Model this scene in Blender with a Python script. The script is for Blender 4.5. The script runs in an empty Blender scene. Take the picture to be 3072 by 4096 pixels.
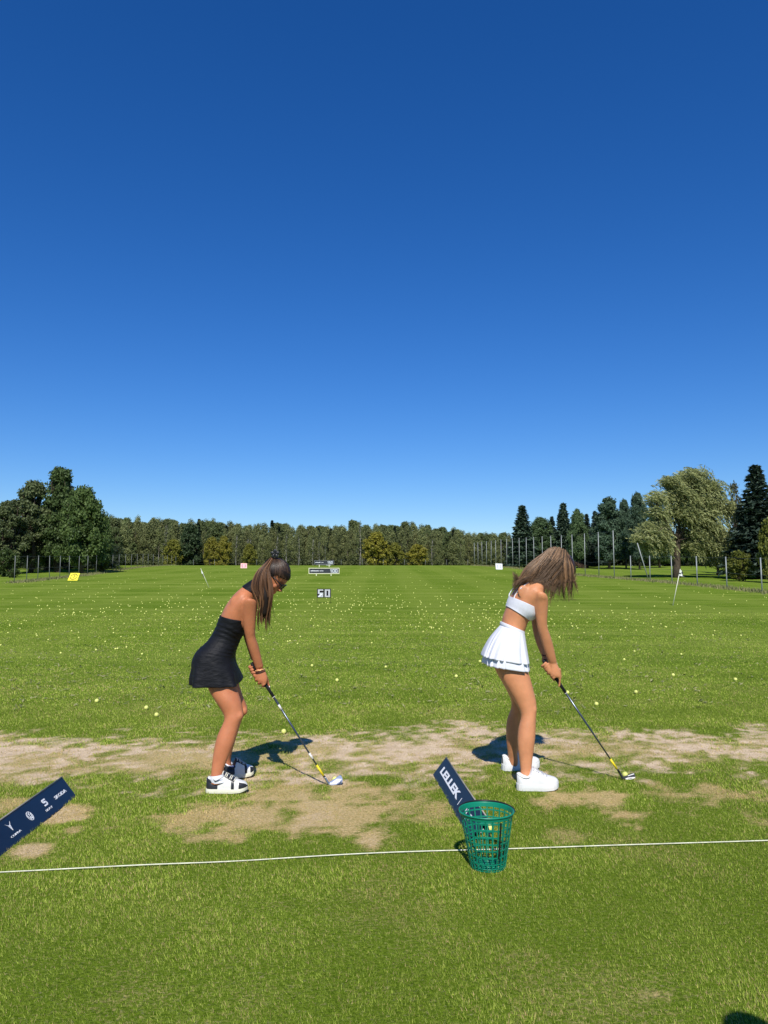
import bpy, math, random
import numpy as np
from mathutils import Vector
from mathutils.bvhtree import BVHTree

R = math.radians
rng = np.random.default_rng(7)
SC = bpy.context.scene
COL = SC.collection

# ------------------------------------------------------------------ camera, sky, sun
FPX, PITCH, CAMH = 3015.0, math.atan2(262.0, 3015.0), 1.4
SUN_EL, SUN_AZ = 46.0, -1.5
cam_d = bpy.data.cameras.new('camera')
cam_d.sensor_fit = 'VERTICAL'
cam_d.sensor_height = 36.0
cam_d.lens = 36.0 * FPX / 4096.0
cam_d.clip_start = 0.05
cam_d.clip_end = 6000
cam = bpy.data.objects.new('camera', cam_d)
COL.objects.link(cam)
cam.location = (0, 0, CAMH)
cam.rotation_euler = (R(90) + PITCH, 0, 0)
SC.camera = cam

world = bpy.data.worlds.new('World')
SC.world = world
world.use_nodes = True
wn = world.node_tree.nodes
wl = world.node_tree.links
wbg = wn['Background']
sky = wn.new('ShaderNodeTexSky')
sky.sky_type = 'NISHITA'
sky.sun_disc = False
sky.sun_elevation = R(SUN_EL)
sky.sun_rotation = R(180 + SUN_AZ)
sky.altitude = 200
sky.air_density = 1.1
sky.dust_density = 0.0
sky.ozone_density = 10.0
hsv = wn.new('ShaderNodeHueSaturation')
hsv.inputs['Saturation'].default_value = 1.19
hsv.inputs['Hue'].default_value = 0.510
wl.new(sky.outputs[0], hsv.inputs['Color'])
wl.new(hsv.outputs[0], wbg.inputs['Color'])
wbg.inputs['Strength'].default_value = 0.1

sun_d = bpy.data.lights.new('sun', 'SUN')
sun_d.energy = 4.6
sun_d.angle = R(0.5)
sun_d.color = (1.0, 0.955, 0.88)
sun = bpy.data.objects.new('sun', sun_d)
COL.objects.link(sun)
sun.rotation_euler = (R(90 - SUN_EL), 0, R(SUN_AZ))

SC.view_settings.view_transform = 'Standard'
SC.view_settings.look = 'None'
SC.view_settings.exposure = 0.22
SC.view_settings.gamma = 1.0
SC.view_settings.use_curve_mapping = False

# ------------------------------------------------------------------ pixel <-> place
ST, CT = math.sin(PITCH), math.cos(PITCH)
CAMP = np.array((0.0, 0.0, CAMH))

def ray(px, py):
    xc = (px - 1536.0) / FPX
    yc = -(py - 2048.0) / FPX
    return np.array((xc, CT - ST * yc, ST + CT * yc))

def P(px, py, Y):
    d = ray(px, py)
    return CAMP + d * (Y / d[1])

_ys = np.arange(-50, 2500, 1.0)
_zp = np.interp(_ys, [-50, 30, 42, 50, 57, 70, 80, 91, 112, 137, 168, 190, 215, 260, 2500],
                [0, 0, 0.06, 0.32, 0.62, 1.05, 1.33, 1.6, 2.4, 3.3, 4.05, 4.45, 4.5, 4.2, 4.0])
_k = np.ones(9) / 9
_zs = np.convolve(np.pad(_zp, 4, mode='edge'), _k, mode='valid')

def gz(x, y):
    return np.interp(y, _ys, _zs) + 0 * np.asarray(x, float)

def G(px, py):
    d = ray(px, py)
    lo = 1.0
    f = lambda Y: (CAMP + d * (Y / d[1]))[2] - float(gz(0, Y))
    Y = lo
    while Y < 230 and f(Y) > 0:
        Y *= 1.01
    a, b = Y / 1.01, Y
    for _ in range(40):
        m = (a + b) / 2
        if f(m) > 0: a = m
        else: b = m
    return P(px, py, b)

def X_at(px, Y):
    return P(px, 2310, Y)[0]

def on_ground(px, Y):
    x = X_at(px, Y)
    return np.array((x, Y, float(gz(x, Y))))

# ------------------------------------------------------------------ noise
def vnoise(x, y, seed=0):
    x = np.asarray(x, float); y = np.asarray(y, float)
    xi = np.floor(x).astype(np.int64); yi = np.floor(y).astype(np.int64)
    fx = x - xi; fy = y - yi
    fx = fx * fx * (3 - 2 * fx); fy = fy * fy * (3 - 2 * fy)
    def h(a, b):
        n = (a * 374761393 + b * 668265263 + seed * 974634777) & 0xffffffff
        n = ((n ^ (n >> 13)) * 1274126177) & 0xffffffff
        return ((n ^ (n >> 16)) & 0xffff) / 65535.0
    return (h(xi, yi) * (1 - fx) + h(xi + 1, yi) * fx) * (1 - fy) + (h(xi, yi + 1) * (1 - fx) + h(xi + 1, yi + 1) * fx) * fy

def fbm(x, y, seed=0, o=4):
    s = 0; a = 0.5; t = 0
    for i in range(o):
        s = s + a * vnoise(x * 2 ** i, y * 2 ** i, seed + i); t += a; a *= 0.5
    return s / t

# ------------------------------------------------------------------ materials
def nd(m, t, **kw):
    n = m.node_tree.nodes.new(t)
    for k, v in kw.items():
        n.inputs[k].default_value = v
    return n

def mat(name, col, rough=0.6, spec=0.3, metal=0.0, var=0.0, scale=30.0, bump=0.0, bscale=None, attr=None, rand=0.0, trans=0.0, stretch=None, sss=0.0):
    m = bpy.data.materials.new(name)
    m.use_nodes = True
    L = m.node_tree.links
    b = m.node_tree.nodes['Principled BSDF']
    b.inputs['Roughness'].default_value = rough
    b.inputs['Specular IOR Level'].default_value = spec
    b.inputs['Metallic'].default_value = metal
    c4 = (*col, 1)
    b.inputs['Base Color'].default_value = c4
    out = None
    if attr:
        a = m.node_tree.nodes.new('ShaderNodeAttribute'); a.attribute_name = attr
        out = a.outputs['Color']
    tc = m.node_tree.nodes.new('ShaderNodeTexCoord')
    vec = tc.outputs['Object']
    if stretch:
        mp = m.node_tree.nodes.new('ShaderNodeMapping'); mp.inputs['Scale'].default_value = stretch
        L.new(vec, mp.inputs['Vector']); vec = mp.outputs[0]
    if var > 0:
        n = nd(m, 'ShaderNodeTexNoise', Scale=scale, Detail=5.0, Roughness=0.6)
        L.new(vec, n.inputs['Vector'])
        mr = nd(m, 'ShaderNodeMapRange'); mr.inputs['To Min'].default_value = 1 - var; mr.inputs['To Max'].default_value = 1 + var
        mr.inputs['From Min'].default_value = 0.3; mr.inputs['From Max'].default_value = 0.7
        L.new(n.outputs[0], mr.inputs['Value'])
        vm = m.node_tree.nodes.new('ShaderNodeVectorMath'); vm.operation = 'SCALE'
        if out: L.new(out, vm.inputs[0])
        else: vm.inputs[0].default_value = col
        L.new(mr.outputs[0], vm.inputs['Scale'])
        out = vm.outputs[0]
    if rand > 0:
        oi = m.node_tree.nodes.new('ShaderNodeObjectInfo')
        mr = nd(m, 'ShaderNodeMapRange'); mr.inputs['To Min'].default_value = 1 - rand; mr.inputs['To Max'].default_value = 1 + rand
        L.new(oi.outputs['Random'], mr.inputs['Value'])
        vm = m.node_tree.nodes.new('ShaderNodeVectorMath'); vm.operation = 'SCALE'
        if out: L.new(out, vm.inputs[0])
        else: vm.inputs[0].default_value = col
        L.new(mr.outputs[0], vm.inputs['Scale'])
        out = vm.outputs[0]
    if out: L.new(out, b.inputs['Base Color'])
    if bump > 0:
        n = nd(m, 'ShaderNodeTexNoise', Scale=bscale or scale * 3, Detail=4.0)
        L.new(vec, n.inputs['Vector'])
        bp = nd(m, 'ShaderNodeBump', Strength=bump, Distance=0.01)
        L.new(n.outputs[0], bp.inputs['Height']); L.new(bp.outputs[0], b.inputs['Normal'])
    if sss > 0:
        b.inputs['Subsurface Weight'].default_value = sss
        b.inputs['Subsurface Radius'].default_value = (1.0, 0.35, 0.2)
        b.inputs['Subsurface Scale'].default_value = 0.008
    if trans > 0:
        t = m.node_tree.nodes.new('ShaderNodeBsdfTranslucent')
        if out: L.new(out, t.inputs['Color'])
        else: t.inputs['Color'].default_value = c4
        mx = m.node_tree.nodes.new('ShaderNodeMixShader'); mx.inputs[0].default_value = trans
        o = m.node_tree.nodes['Material Output']
        L.new(b.outputs[0], mx.inputs[1]); L.new(t.outputs[0], mx.inputs[2]); L.new(mx.outputs[0], o.inputs[0])
    return m

# ------------------------------------------------------------------ mesh helpers
class MB:
    def __init__(s):
        s.v = []; s.f = []
    def add(s, v, f):
        o = len(s.v)
        s.v.extend([tuple(map(float, p)) for p in v]); s.f.extend([[i + o for i in q] for q in f])
        return s
    def box(s, c, size, ax=None):
        c = np.array(c, float); h = np.array(size, float) / 2
        A = np.eye(3) if ax is None else np.array(ax, float)
        v = [c + A[0] * h[0] * i + A[1] * h[1] * j + A[2] * h[2] * k for i in (-1, 1) for j in (-1, 1) for k in (-1, 1)]
        f = [(0, 1, 3, 2), (4, 6, 7, 5), (0, 4, 5, 1), (2, 3, 7, 6), (0, 2, 6, 4), (1, 5, 7, 3)]
        return s.add(v, f)
    def tube(s, pts, rad, n=8, closed=False, cap=True):
        pts = np.array(pts, float); K = len(pts)
        rad = np.broadcast_to(np.array(rad, float), (K,))
        if closed: T = np.roll(pts, -1, 0) - np.roll(pts, 1, 0)
        else: T = np.gradient(pts, axis=0)
        T /= np.linalg.norm(T, axis=1)[:, None] + 1e-12
        ref = np.array((0.0, 0.0, 1.0)) if abs(T[:, 2]).mean() < 0.8 else np.array((1.0, 0.0, 0.0))
        A = np.cross(T, ref); A /= np.linalg.norm(A, axis=1)[:, None] + 1e-12
        B = np.cross(T, A)
        th = np.arange(n) / n * 2 * np.pi
        v = pts[:, None] + rad[:, None, None] * (A[:, None] * np.cos(th)[None, :, None] + B[:, None] * np.sin(th)[None, :, None])
        f = []
        for i in range(K if closed else K - 1):
            j = (i + 1) % K
            for k in range(n):
                l = (k + 1) % n
                f.append((i * n + k, i * n + l, j * n + l, j * n + k))
        if not closed and cap:
            f.append(tuple(range(n))[::-1]); f.append(tuple((K - 1) * n + k for k in range(n)))
        return s.add(v.reshape(-1, 3), f)
    def ell(s, c, r, ax=None, n=14, m=9):
        A = np.eye(3) if ax is None else np.array(ax, float)
        v = []; f = []
        for i in range(m + 1):
            ph = math.pi * i / m
            for k in range(n):
                th = 2 * math.pi * k / n
                q = (r[0] * math.sin(ph) * math.cos(th), r[1] * math.sin(ph) * math.sin(th), r[2] * math.cos(ph))
                v.append(np.array(c) + A[0] * q[0] + A[1] * q[1] + A[2] * q[2])
        for i in range(m):
            for k in range(n):
                l = (k + 1) % n
                f.append((i * n + k, (i + 1) * n + k, (i + 1) * n + l, i * n + l))
        return s.add(v, f)
    def prism(s, poly, d):
        """poly: list of 3d points; d: extrusion vector"""
        n = len(poly); p = [np.array(q, float) for q in poly]; d = np.array(d, float)
        v = p + [q + d for q in p]
        f = [tuple(range(n)), tuple(range(2 * n - 1, n - 1, -1))]
        for i in range(n):
            j = (i + 1) % n
            f.append((i, i + n, j + n, j))
        return s.add(v, f)

def tag(o, label=None, cat=None, group=None, kind=None):
    if label: o['label'] = label
    if cat: o['category'] = cat
    if group: o['group'] = group
    if kind: o['kind'] = kind
    return o

def empty(name, loc):
    o = bpy.data.objects.new(name, None)
    o.empty_display_size = 0.1
    COL.objects.link(o)
    o.location = tuple(map(float, loc))
    return o

def world_loc(o):
    l = np.zeros(3)
    while o is not None:
        l += np.array(o.location); o = o.parent
    return l

def link(name, me, parent=None, loc=None):
    o = bpy.data.objects.new(name, me)
    COL.objects.link(o)
    if parent is not None: o.parent = parent
    if loc is not None: o.location = tuple(map(float, loc))
    return o

def build(name, mb, m, parent=None, origin=None, smooth=True, fix=False):
    """mesh given in world coordinates; stored relative to the parent (or origin)"""
    off = world_loc(parent) if parent is not None else (np.array(origin, float) if origin is not None else np.zeros(3))
    me = bpy.data.meshes.new(name)
    v = np.array(mb.v) - off
    me.from_pydata(v.tolist(), [], mb.f)
    if smooth: me.polygons.foreach_set('use_smooth', [True] * len(me.polygons))
    me.materials.append(m)
    if fix:
        import bmesh
        bm = bmesh.new(); bm.from_mesh(me); bmesh.ops.recalc_face_normals(bm, faces=bm.faces[:]); bm.to_mesh(me); bm.free()
    me.update()
    return link(name, me, parent, None if parent is not None else off)

def np_mesh(name, v, f, m, col=None, smooth=False):
    """v (N,3), f (M,k) arrays"""
    me = bpy.data.meshes.new(name)
    v = np.ascontiguousarray(v, np.float32); f = np.ascontiguousarray(f, np.int32)
    M, k = f.shape
    me.vertices.add(len(v)); me.vertices.foreach_set('co', v.ravel())
    me.loops.add(M * k); me.loops.foreach_set('vertex_index', f.ravel())
    me.polygons.add(M)
    me.polygons.foreach_set('loop_start', np.arange(0, M * k, k, dtype=np.int32))
    try: me.polygons.foreach_set('loop_total', np.full(M, k, np.int32))
    except Exception: pass
    if smooth: me.polygons.foreach_set('use_smooth', np.ones(M, bool))
    if col is not None:
        a = me.color_attributes.new('col', 'FLOAT_COLOR', 'POINT')
        c = np.ones((len(v), 4), np.float32); c[:, :3] = col
        a.data.foreach_set('color', c.ravel())
    me.materials.append(m)
    me.update(calc_edges=True); me.validate()
    return me

def catmull(a, sub):
    a = np.array(a, float); n = len(a)
    p = np.vstack([2 * a[0] - a[1], a, 2 * a[-1] - a[-2]])
    out = []
    for i in range(n - 1):
        p0, p1, p2, p3 = p[i:i + 4]
        for k in range(sub):
            t = k / sub
            out.append(0.5 * (2 * p1 + (p2 - p0) * t + (2 * p0 - 5 * p1 + 4 * p2 - p3) * t * t + (3 * p1 - p0 - 3 * p2 + p3) * t ** 3))
    out.append(a[-1])
    return np.array(out)

def loft_rings(secs, sub=4):
    return catmull(np.array([np.concatenate(s) for s in secs]), sub)

def loft(mb, secs, n=24, sub=4, cap=True, mod=None, pw=1.0):
    """secs: (centre, u, v). mod(t, theta) -> radial factor"""
    Q = loft_rings(secs, sub); K = len(Q)
    th = np.arange(n) / n * 2 * np.pi
    v = []
    for i in range(K):
        c, u, w = Q[i, :3], Q[i, 3:6], Q[i, 6:9]
        fct = np.ones(n) if mod is None else mod(i / (K - 1), th)
        p_ = pw if not callable(pw) else pw(i / (K - 1))
        ct_, st_ = np.cos(th), np.sin(th)
        ct_ = np.sign(ct_) * np.abs(ct_) ** p_; st_ = np.sign(st_) * np.abs(st_) ** p_
        v.append(c + (u[None] * ct_[:, None] + w[None] * st_[:, None]) * fct[:, None])
    v = np.vstack(v)
    f = []
    for i in range(K - 1):
        for k in range(n):
            l = (k + 1) % n
            f.append((i * n + k, i * n + l, (i + 1) * n + l, (i + 1) * n + k))
    if cap:
        f.append(tuple(range(n))[::-1]); f.append(tuple((K - 1) * n + k for k in range(n)))
    return mb.add(v, f)

def apply_mods(o):
    dg = bpy.context.evaluated_depsgraph_get()
    dg.update()
    me = bpy.data.meshes.new_from_object(o.evaluated_get(dg))
    return me

def remesh(mb, name, m, origin, vox=0.005, it=5):
    off = np.array(origin, float)
    me = bpy.data.meshes.new(name)
    me.from_pydata((np.array(mb.v) - off).tolist(), [], mb.f)
    import bmesh
    bm = bmesh.new(); bm.from_mesh(me); bmesh.ops.recalc_face_normals(bm, faces=bm.faces[:]); bm.to_mesh(me); bm.free()
    o = link(name, me, None, off)
    r = o.modifiers.new('r', 'REMESH'); r.mode = 'VOXEL'; r.voxel_size = vox; r.use_smooth_shade = True
    s = o.modifiers.new('s', 'SMOOTH'); s.factor = 0.5; s.iterations = it
    me2 = apply_mods(o)
    o.modifiers.clear()
    o.data = me2; me2.name = name
    me2.materials.clear(); me2.materials.append(m)
    me2.polygons.foreach_set('use_smooth', np.ones(len(me2.polygons), bool))
    bpy.data.meshes.remove(me)
    return o

# ------------------------------------------------------------------ ground cover map
PATCH = []
for (cx, cy, rx, ry, s) in [(760, 3300, 330, 85, .66), (1010, 3235, 180, 55, .7), (560, 3370, 130, 50, .6), (1400, 3230, 230, 120, .72),
                            (1480, 3345, 60, 40, .8), (1250, 3310, 90, 60, .8), (1700, 3240, 140, 90, .55), (2330, 3200, 260, 60, .75),
                            (2500, 3265, 170, 45, .85), (2850, 3180, 260, 60, .6), (235, 3255, 120, 35, .9), (300, 3315, 40, 16, .7), (50, 3215, 110, 50, .6),
                            (2250, 3330, 120, 40, .4), (2640, 3980, 70, 20, .4), (1500, 3370, 45, 30, .6),
                            (2990, 3255, 120, 40, .5), (1900, 3300, 40, 30, .4), (420, 3400, 60, 25, .5), (1130, 3160, 120, 35, .6), (130, 3400, 80, 22, .8)]:
    c = G(cx, cy); ex = G(cx + rx, cy); a = G(cx, cy - ry); b = G(cx, cy + ry)
    PATCH.append((c[0], c[1], abs(ex[0] - c[0]), abs(a[1] - b[1]) / 2, s))

def cover(x, y):
    """returns (soil, dry) 0..1 arrays"""
    x = np.asarray(x, float); y = np.asarray(y, float)
    n1 = fbm(x * 1.5 + 3, y * 1.5, 1); n2 = fbm(x * 5, y * 5 + 9, 5); n3 = fbm(x * 14, y * 14, 9, 3)
    s = y - (6.22 + 0.085 * x) - 0.35 * (fbm(x * 0.6, y * 0 + 2, 21) - 0.5)
    strip = np.clip((0.84 + .08 - np.abs(s) + 1.1 * (n1 - 0.5) + 1.2 * (n2 - 0.5) + 1.2 * (n3 - .5)) / 0.85 + .1, 0, 1)
    hole = np.clip((0.75 - fbm(x * 1.1 + 7, y * 2.3 + 4, 31) + 0.8 * (n2 - 0.5) + 1.2 * (n3 - .5)) / 0.5, 0, 1)
    hole = np.maximum(hole, 0.22)
    soil = strip * hole
    dry = 0.62 * strip
    for (cx, cy, rx, ry, st) in PATCH:
        d2 = ((x - cx) / rx) ** 2 + ((y - cy) / ry) ** 2
        dry = np.maximum(dry, st * np.clip(1.25 - d2 + 2.8 * (n1 - 0.5) + 3.2 * (n2 - 0.5) + 2.2 * (n3 - 0.5), 0, 1) * (d2 < 4))
    soil = np.maximum(soil, np.clip((dry - 0.58) * 1.9 * np.clip((n1 - .35) * 3, 0, 1), 0, .8) * (y < 5.6))
    dry = np.maximum(dry, 0.16 * np.clip((n1 - 0.52) * 5 + 2 * (n3 - .5), 0, 1))
    far = np.clip((12 - y) / 4, 0, 1)
    return soil * far, np.clip(dry, 0, 1) * far

# ------------------------------------------------------------------ ground
def grow(a, b, s0, g):
    out = [a]; s = s0
    while out[-1] < b:
        out.append(out[-1] + s); s *= g
    return out
gy = np.concatenate([np.arange(-30, -2, 4), np.arange(-2, 2, .5), np.arange(2, 10, .055), np.array(grow(10, 1800, .08, 1.07))])
xr = np.concatenate([np.arange(0, 6.5, .055), np.array(grow(6.5, 1500, .1, 1.12))])
gx = np.concatenate([-xr[:0:-1], xr])
XX, YY = np.meshgrid(gx, gy)
ZZ = gz(XX, YY)
soil_m, dry_m = cover(XX, YY)
ZZ = ZZ + (np.abs(XX) < 8) * (YY < 10) * (YY > 2) * (0.012 * (fbm(XX * 3, YY * 3, 77) - 0.5) - 0.006 * soil_m)
nx, ny = len(gx), len(gy)
gi = np.arange(nx * ny).reshape(ny, nx)
gf = np.stack([gi[:-1, :-1], gi[:-1, 1:], gi[1:, 1:], gi[1:, :-1]], -1).reshape(-1, 4)
gcol = np.stack([soil_m.ravel(), dry_m.ravel(), np.clip((12.5 - YY) / 5.5, 0, 1).ravel()], -1)

mg = bpy.data.materials.new('turf'); mg.use_nodes = True
N = mg.node_tree.nodes; L = mg.node_tree.links
bs = N['Principled BSDF']; bs.inputs['Roughness'].default_value = 0.85; bs.inputs['Specular IOR Level'].default_value = 0.0
geo = N.new('ShaderNodeNewGeometry')
def noise(scale, detail=4, rough=0.55, vec=None, sc=None):
    n = N.new('ShaderNodeTexNoise'); n.inputs['Scale'].default_value = scale; n.inputs['Detail'].default_value = detail; n.inputs['Roughness'].default_value = rough
    v = geo.outputs['Position']
    if sc:
        mp = N.new('ShaderNodeMapping'); mp.inputs['Scale'].default_value = sc; L.new(v, mp.inputs['Vector']); v = mp.outputs[0]
    L.new(v, n.inputs['Vector']); return n.outputs[0]
def ramp(v, a, b, c0=0.0, c1=1.0):
    m = N.new('ShaderNodeMapRange'); m.inputs['From Min'].default_value = a; m.inputs['From Max'].default_value = b
    m.inputs['To Min'].default_value = c0; m.inputs['To Max'].default_value = c1; L.new(v, m.inputs['Value']); return m.outputs[0]
def mixc(f, a, b):
    m = N.new('ShaderNodeMix'); m.data_type = 'RGBA'
    if isinstance(f, float): m.inputs['Factor'].default_value = f
    else: L.new(f, m.inputs['Factor'])
    for s, v in (('A', a), ('B', b)):
        k = [i for i in m.inputs if i.name == s and i.type == 'RGBA'][0]
        if isinstance(v, tuple): k.default_value = (*v, 1)
        else: L.new(v, k)
    return [o for o in m.outputs if o.type == 'RGBA'][0]
at = N.new('ShaderNodeAttribute'); at.attribute_name = 'col'
sep = N.new('ShaderNodeSeparateColor'); L.new(at.outputs['Color'], sep.inputs[0])
g1 = mixc(ramp(noise(0.35, 5), .35, .65), (.110, .186, .014), (.156, .236, .023))
g1 = mixc(ramp(noise(22, 6, .7), .45, .66), g1, (.066, .120, .010))
g1 = mixc(ramp(noise(0.22, 4, .6, sc=(0.22, 2.2, 1)), .47, .66, 0, .8), g1, (.208, .268, .046))
g1 = mixc(ramp(noise(0.31, 4, .6, sc=(0.16, 1.9, 1)), .52, .70, 0, .7), g1, (.076, .142, .011))
g1 = mixc(ramp(noise(6.0, 5, .7, sc=(.5, 1.2, 1)), .63, .76, 0, .55), g1, (.26, .29, .080))
# mowing lanes running down the range
wv = N.new('ShaderNodeTexWave'); wv.wave_type = 'BANDS'; wv.bands_direction = 'X'; wv.inputs['Scale'].default_value = 0.055; wv.inputs['Distortion'].default_value = 1.2; wv.inputs['Detail'].default_value = 2; wv.inputs['Detail Scale'].default_value = .4
L.new(geo.outputs['Position'], wv.inputs['Vector'])
g1 = mixc(ramp(wv.outputs['Fac'], .35, .65, 0, .35), g1, (.188, .250, .038))
g1 = mixc(sep.outputs[2], g1, mixc(ramp(noise(55, 4, .7), .4, .62), (.085, .142, .010), (.155, .225, .020)))
def breakup(v, n1, a, b):
    m1 = N.new('ShaderNodeMath'); m1.operation = 'MULTIPLY_ADD'; L.new(n1, m1.inputs[0]); m1.inputs[1].default_value = 1.9; m1.inputs[2].default_value = -.95
    m2 = N.new('ShaderNodeMath'); m2.operation = 'ADD'; L.new(v, m2.inputs[0]); L.new(m1.outputs[0], m2.inputs[1])
    return ramp(m2.outputs[0], a, b)
g1 = mixc(breakup(sep.outputs[1], noise(42, 6, .8), .12, .72), g1, mixc(ramp(noise(70, 5, .75), .38, .62), (.37, .28, .10), (.72, .54, .27)))
so = mixc(ramp(noise(9, 6, .7), .35, .68), (.62, .465, .30), (.84, .665, .455))
so = mixc(ramp(noise(85, 4, .8), .53, .66, 0, .85), so, (.22, .165, .075))
g1 = mixc(breakup(sep.outputs[0], noise(48, 6, .8), .12, .78), g1, so)
L.new(g1, bs.inputs['Base Color'])
bn = noise(60, 5, .7)
bp = N.new('ShaderNodeBump'); bp.inputs['Strength'].default_value = .9; bp.inputs['Distance'].default_value = .02
L.new(bn, bp.inputs['Height']); L.new(bp.outputs[0], bs.inputs['Normal'])
gme = np_mesh('ground', np.stack([XX.ravel(), YY.ravel(), ZZ.ravel()], -1), gf, mg, gcol, smooth=True)
ground = link('ground', gme); tag(ground, kind='structure')

# ------------------------------------------------------------------ turf blades
mblade = mat('grass_blade', (.1, .16, .03), rough=.7, spec=.03, attr='col', trans=.25)
def blades(y0, y1, dens, h, w, seed):
    r = np.random.default_rng(seed)
    xw = 0.53 * y1 + .25
    n = int(dens * (y1 - y0) * 2 * xw)
    x = r.uniform(-xw, xw, n); y = r.uniform(y0, y1, n)
    k = np.abs(x) < 0.53 * y + .25
    x, y = x[k], y[k]
    so, dr = cover(x, y)
    clump = fbm(x * 42, y * 42, 41, 2)
    keep = r.random(len(x)) < np.clip(1.0 - 0.86 * so - .25 * dr, .08, 1) * np.clip((clump - .15) * 3.0, .3, 1)
    x, y, so, dr = x[keep], y[keep], so[keep], dr[keep]
    n = len(x)
    z = gz(x, y)
    tuft = fbm(x * 55, y * 55, 51, 2)
    hh = h * r.uniform(.5, 1.2, n) * (.6 + .8 * tuft) * (1 - .45 * dr) * (1 - .45 * so)
    a = r.uniform(0, 2 * np.pi, n)
    wind = fbm(x * 2, y * 2, 61) * 6.0
    lx = np.cos(a) * .55 + .35 * np.cos(wind); ly = np.sin(a) * .55 + .35 * np.sin(wind)
    b = r.uniform(0, 2 * np.pi, n)
    ww = w * r.uniform(.6, 1.3, n)
    v = np.empty((n, 3, 3), np.float32)
    v[:, 0] = np.stack([x - np.cos(b) * ww / 2, y - np.sin(b) * ww / 2, z - .006], -1)
    v[:, 1] = np.stack([x + np.cos(b) * ww / 2, y + np.sin(b) * ww / 2, z - .006], -1)
    v[:, 2] = np.stack([x + lx * hh, y + ly * hh, z + hh * .85], -1)
    f = np.arange(3 * n).reshape(n, 3)
    t = r.random((n, 1)); big = fbm(x * .8, y * .8, 15)[:, None]
    green = np.array((.130, .218, .014)) * (1 - t ** 1.5) + np.array((.58, .66, .13)) * t ** 1.5
    green = green * (.74 + .42 * big + .35 * (tuft[:, None] - .35))
    straw = np.array((.34, .27, .095)) * (1 - t) + np.array((.70, .54, .25)) * t
    pd = np.clip(1.15 * dr + .15 * so, 0, .85) + .13 * (1 + 2 * (big[:, 0] - .5))
    isd = (r.random(n) < pd)[:, None]
    c = np.where(isd, straw, green)
    return v.reshape(-1, 3), f, np.repeat(c, 3, 0)
vs, fs, cs, o = [], [], [], 0
for (y0, y1, d, h, w, sd) in [(2.35, 3.4, 36000, .0135, .0025, 1), (3.4, 4.6, 25000, .015, .0031, 2), (4.6, 6.2, 15000, .018, .0042, 3), (6.2, 8.5, 8000, .019, .0058, 4), (8.5, 12, 3200, .019, .0085, 5), (12, 18, 1000, .02, .014, 6), (18, 30, 280, .02, .023, 7)]:
    v, f, c = blades(y0, y1, d, h, w, sd)
    vs.append(v); fs.append(f + o); cs.append(c); o += len(v)
gr = link('grass', np_mesh('grass', np.vstack(vs), np.vstack(fs), mblade, np.vstack(cs)))
tag(gr, 'short mown turf with straw coloured and worn patches around the tee line', 'grass', kind='stuff')

# ------------------------------------------------------------------ trees
mbark = mat('bark', (.07, .055, .04), rough=.9, spec=.1, var=.4, scale=6, bump=.5)
mstem = mat('grey_stem', (.16, .14, .11), rough=.9, spec=.1, var=.4, scale=6)
mbirch = mat('birch_bark', (.30, .28, .25), rough=.8, spec=.1, var=.5, scale=5, stretch=(1, 1, .25))
mleaf = mat('leaf', (.05, .08, .02), rough=.55, spec=.25, attr='col', rand=.16, trans=.3)
mneedle = mat('needle', (.02, .04, .025), rough=.6, spec=.2, attr='col', rand=.1, trans=.18)

def quads(c, nrm, size, asp, r, along=None):
    n = len(c)
    if along is None:
        a = r.normal(size=(n, 3))
    else: a = along
    t = a - nrm * (a * nrm).sum(1)[:, None]
    t /= np.linalg.norm(t, axis=1)[:, None] + 1e-9
    b = np.cross(nrm, t)
    s = (size * np.ones(n))[:, None]
    ta = t * s; ba = b * s * asp
    v = np.stack([c - ta, c - ba * .9 + ta * .1, c + ta, c + ba], 1)
    return v.reshape(-1, 3), np.arange(4 * n).reshape(n, 4)

def unit(v):
    return v / (np.linalg.norm(v, axis=1)[:, None] + 1e-9)

def leaf_cloud(r, clumps, per, size, ca, cb, asp=.7, squash=.8):
    V, Fc, C, o = [], [], [], 0
    for (c, rad) in clumps:
        n = max(12, int(per * rad * rad))
        d = unit(r.normal(size=(n, 3)))
        rr = rad * (0.3 + .85 * r.random(n) ** .8) * (1 + .25 * np.sin(d[:, 0] * 5 + c[1]) * np.cos(d[:, 2] * 4 + c[0]))
        p = c + d * rr[:, None] * np.array((1, 1, squash))
        nr = unit(d * .5 + r.normal(size=(n, 3)) * .6 + np.array((0, 0, .25)))
        v, f = quads(p, nr, size * r.uniform(.6, 1.3, n), asp, r)
        t = r.random((n, 1)) * .7 + r.random() * .3
        col = np.array(ca) * (1 - t) + np.array(cb) * t
        V.append(v); Fc.append(f + o); C.append(np.repeat(col, 4, 0)); o += len(v)
    return np.vstack(V), np.vstack(Fc), np.vstack(C)

def limb(mb, a, b, r0, r1, r, n=6, k=5, bend=.12):
    a = np.array(a, float); b = np.array(b, float)
    ts = np.linspace(0, 1, k)
    ln = np.linalg.norm(b - a)
    off = r.normal(size=3) * ln * bend
    pts = [a + (b - a) * t + off * math.sin(math.pi * t) for t in ts]
    mb.tube(pts, np.linspace(r0, r1, k), n)

def place(o, root):
    o.parent = root

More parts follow.
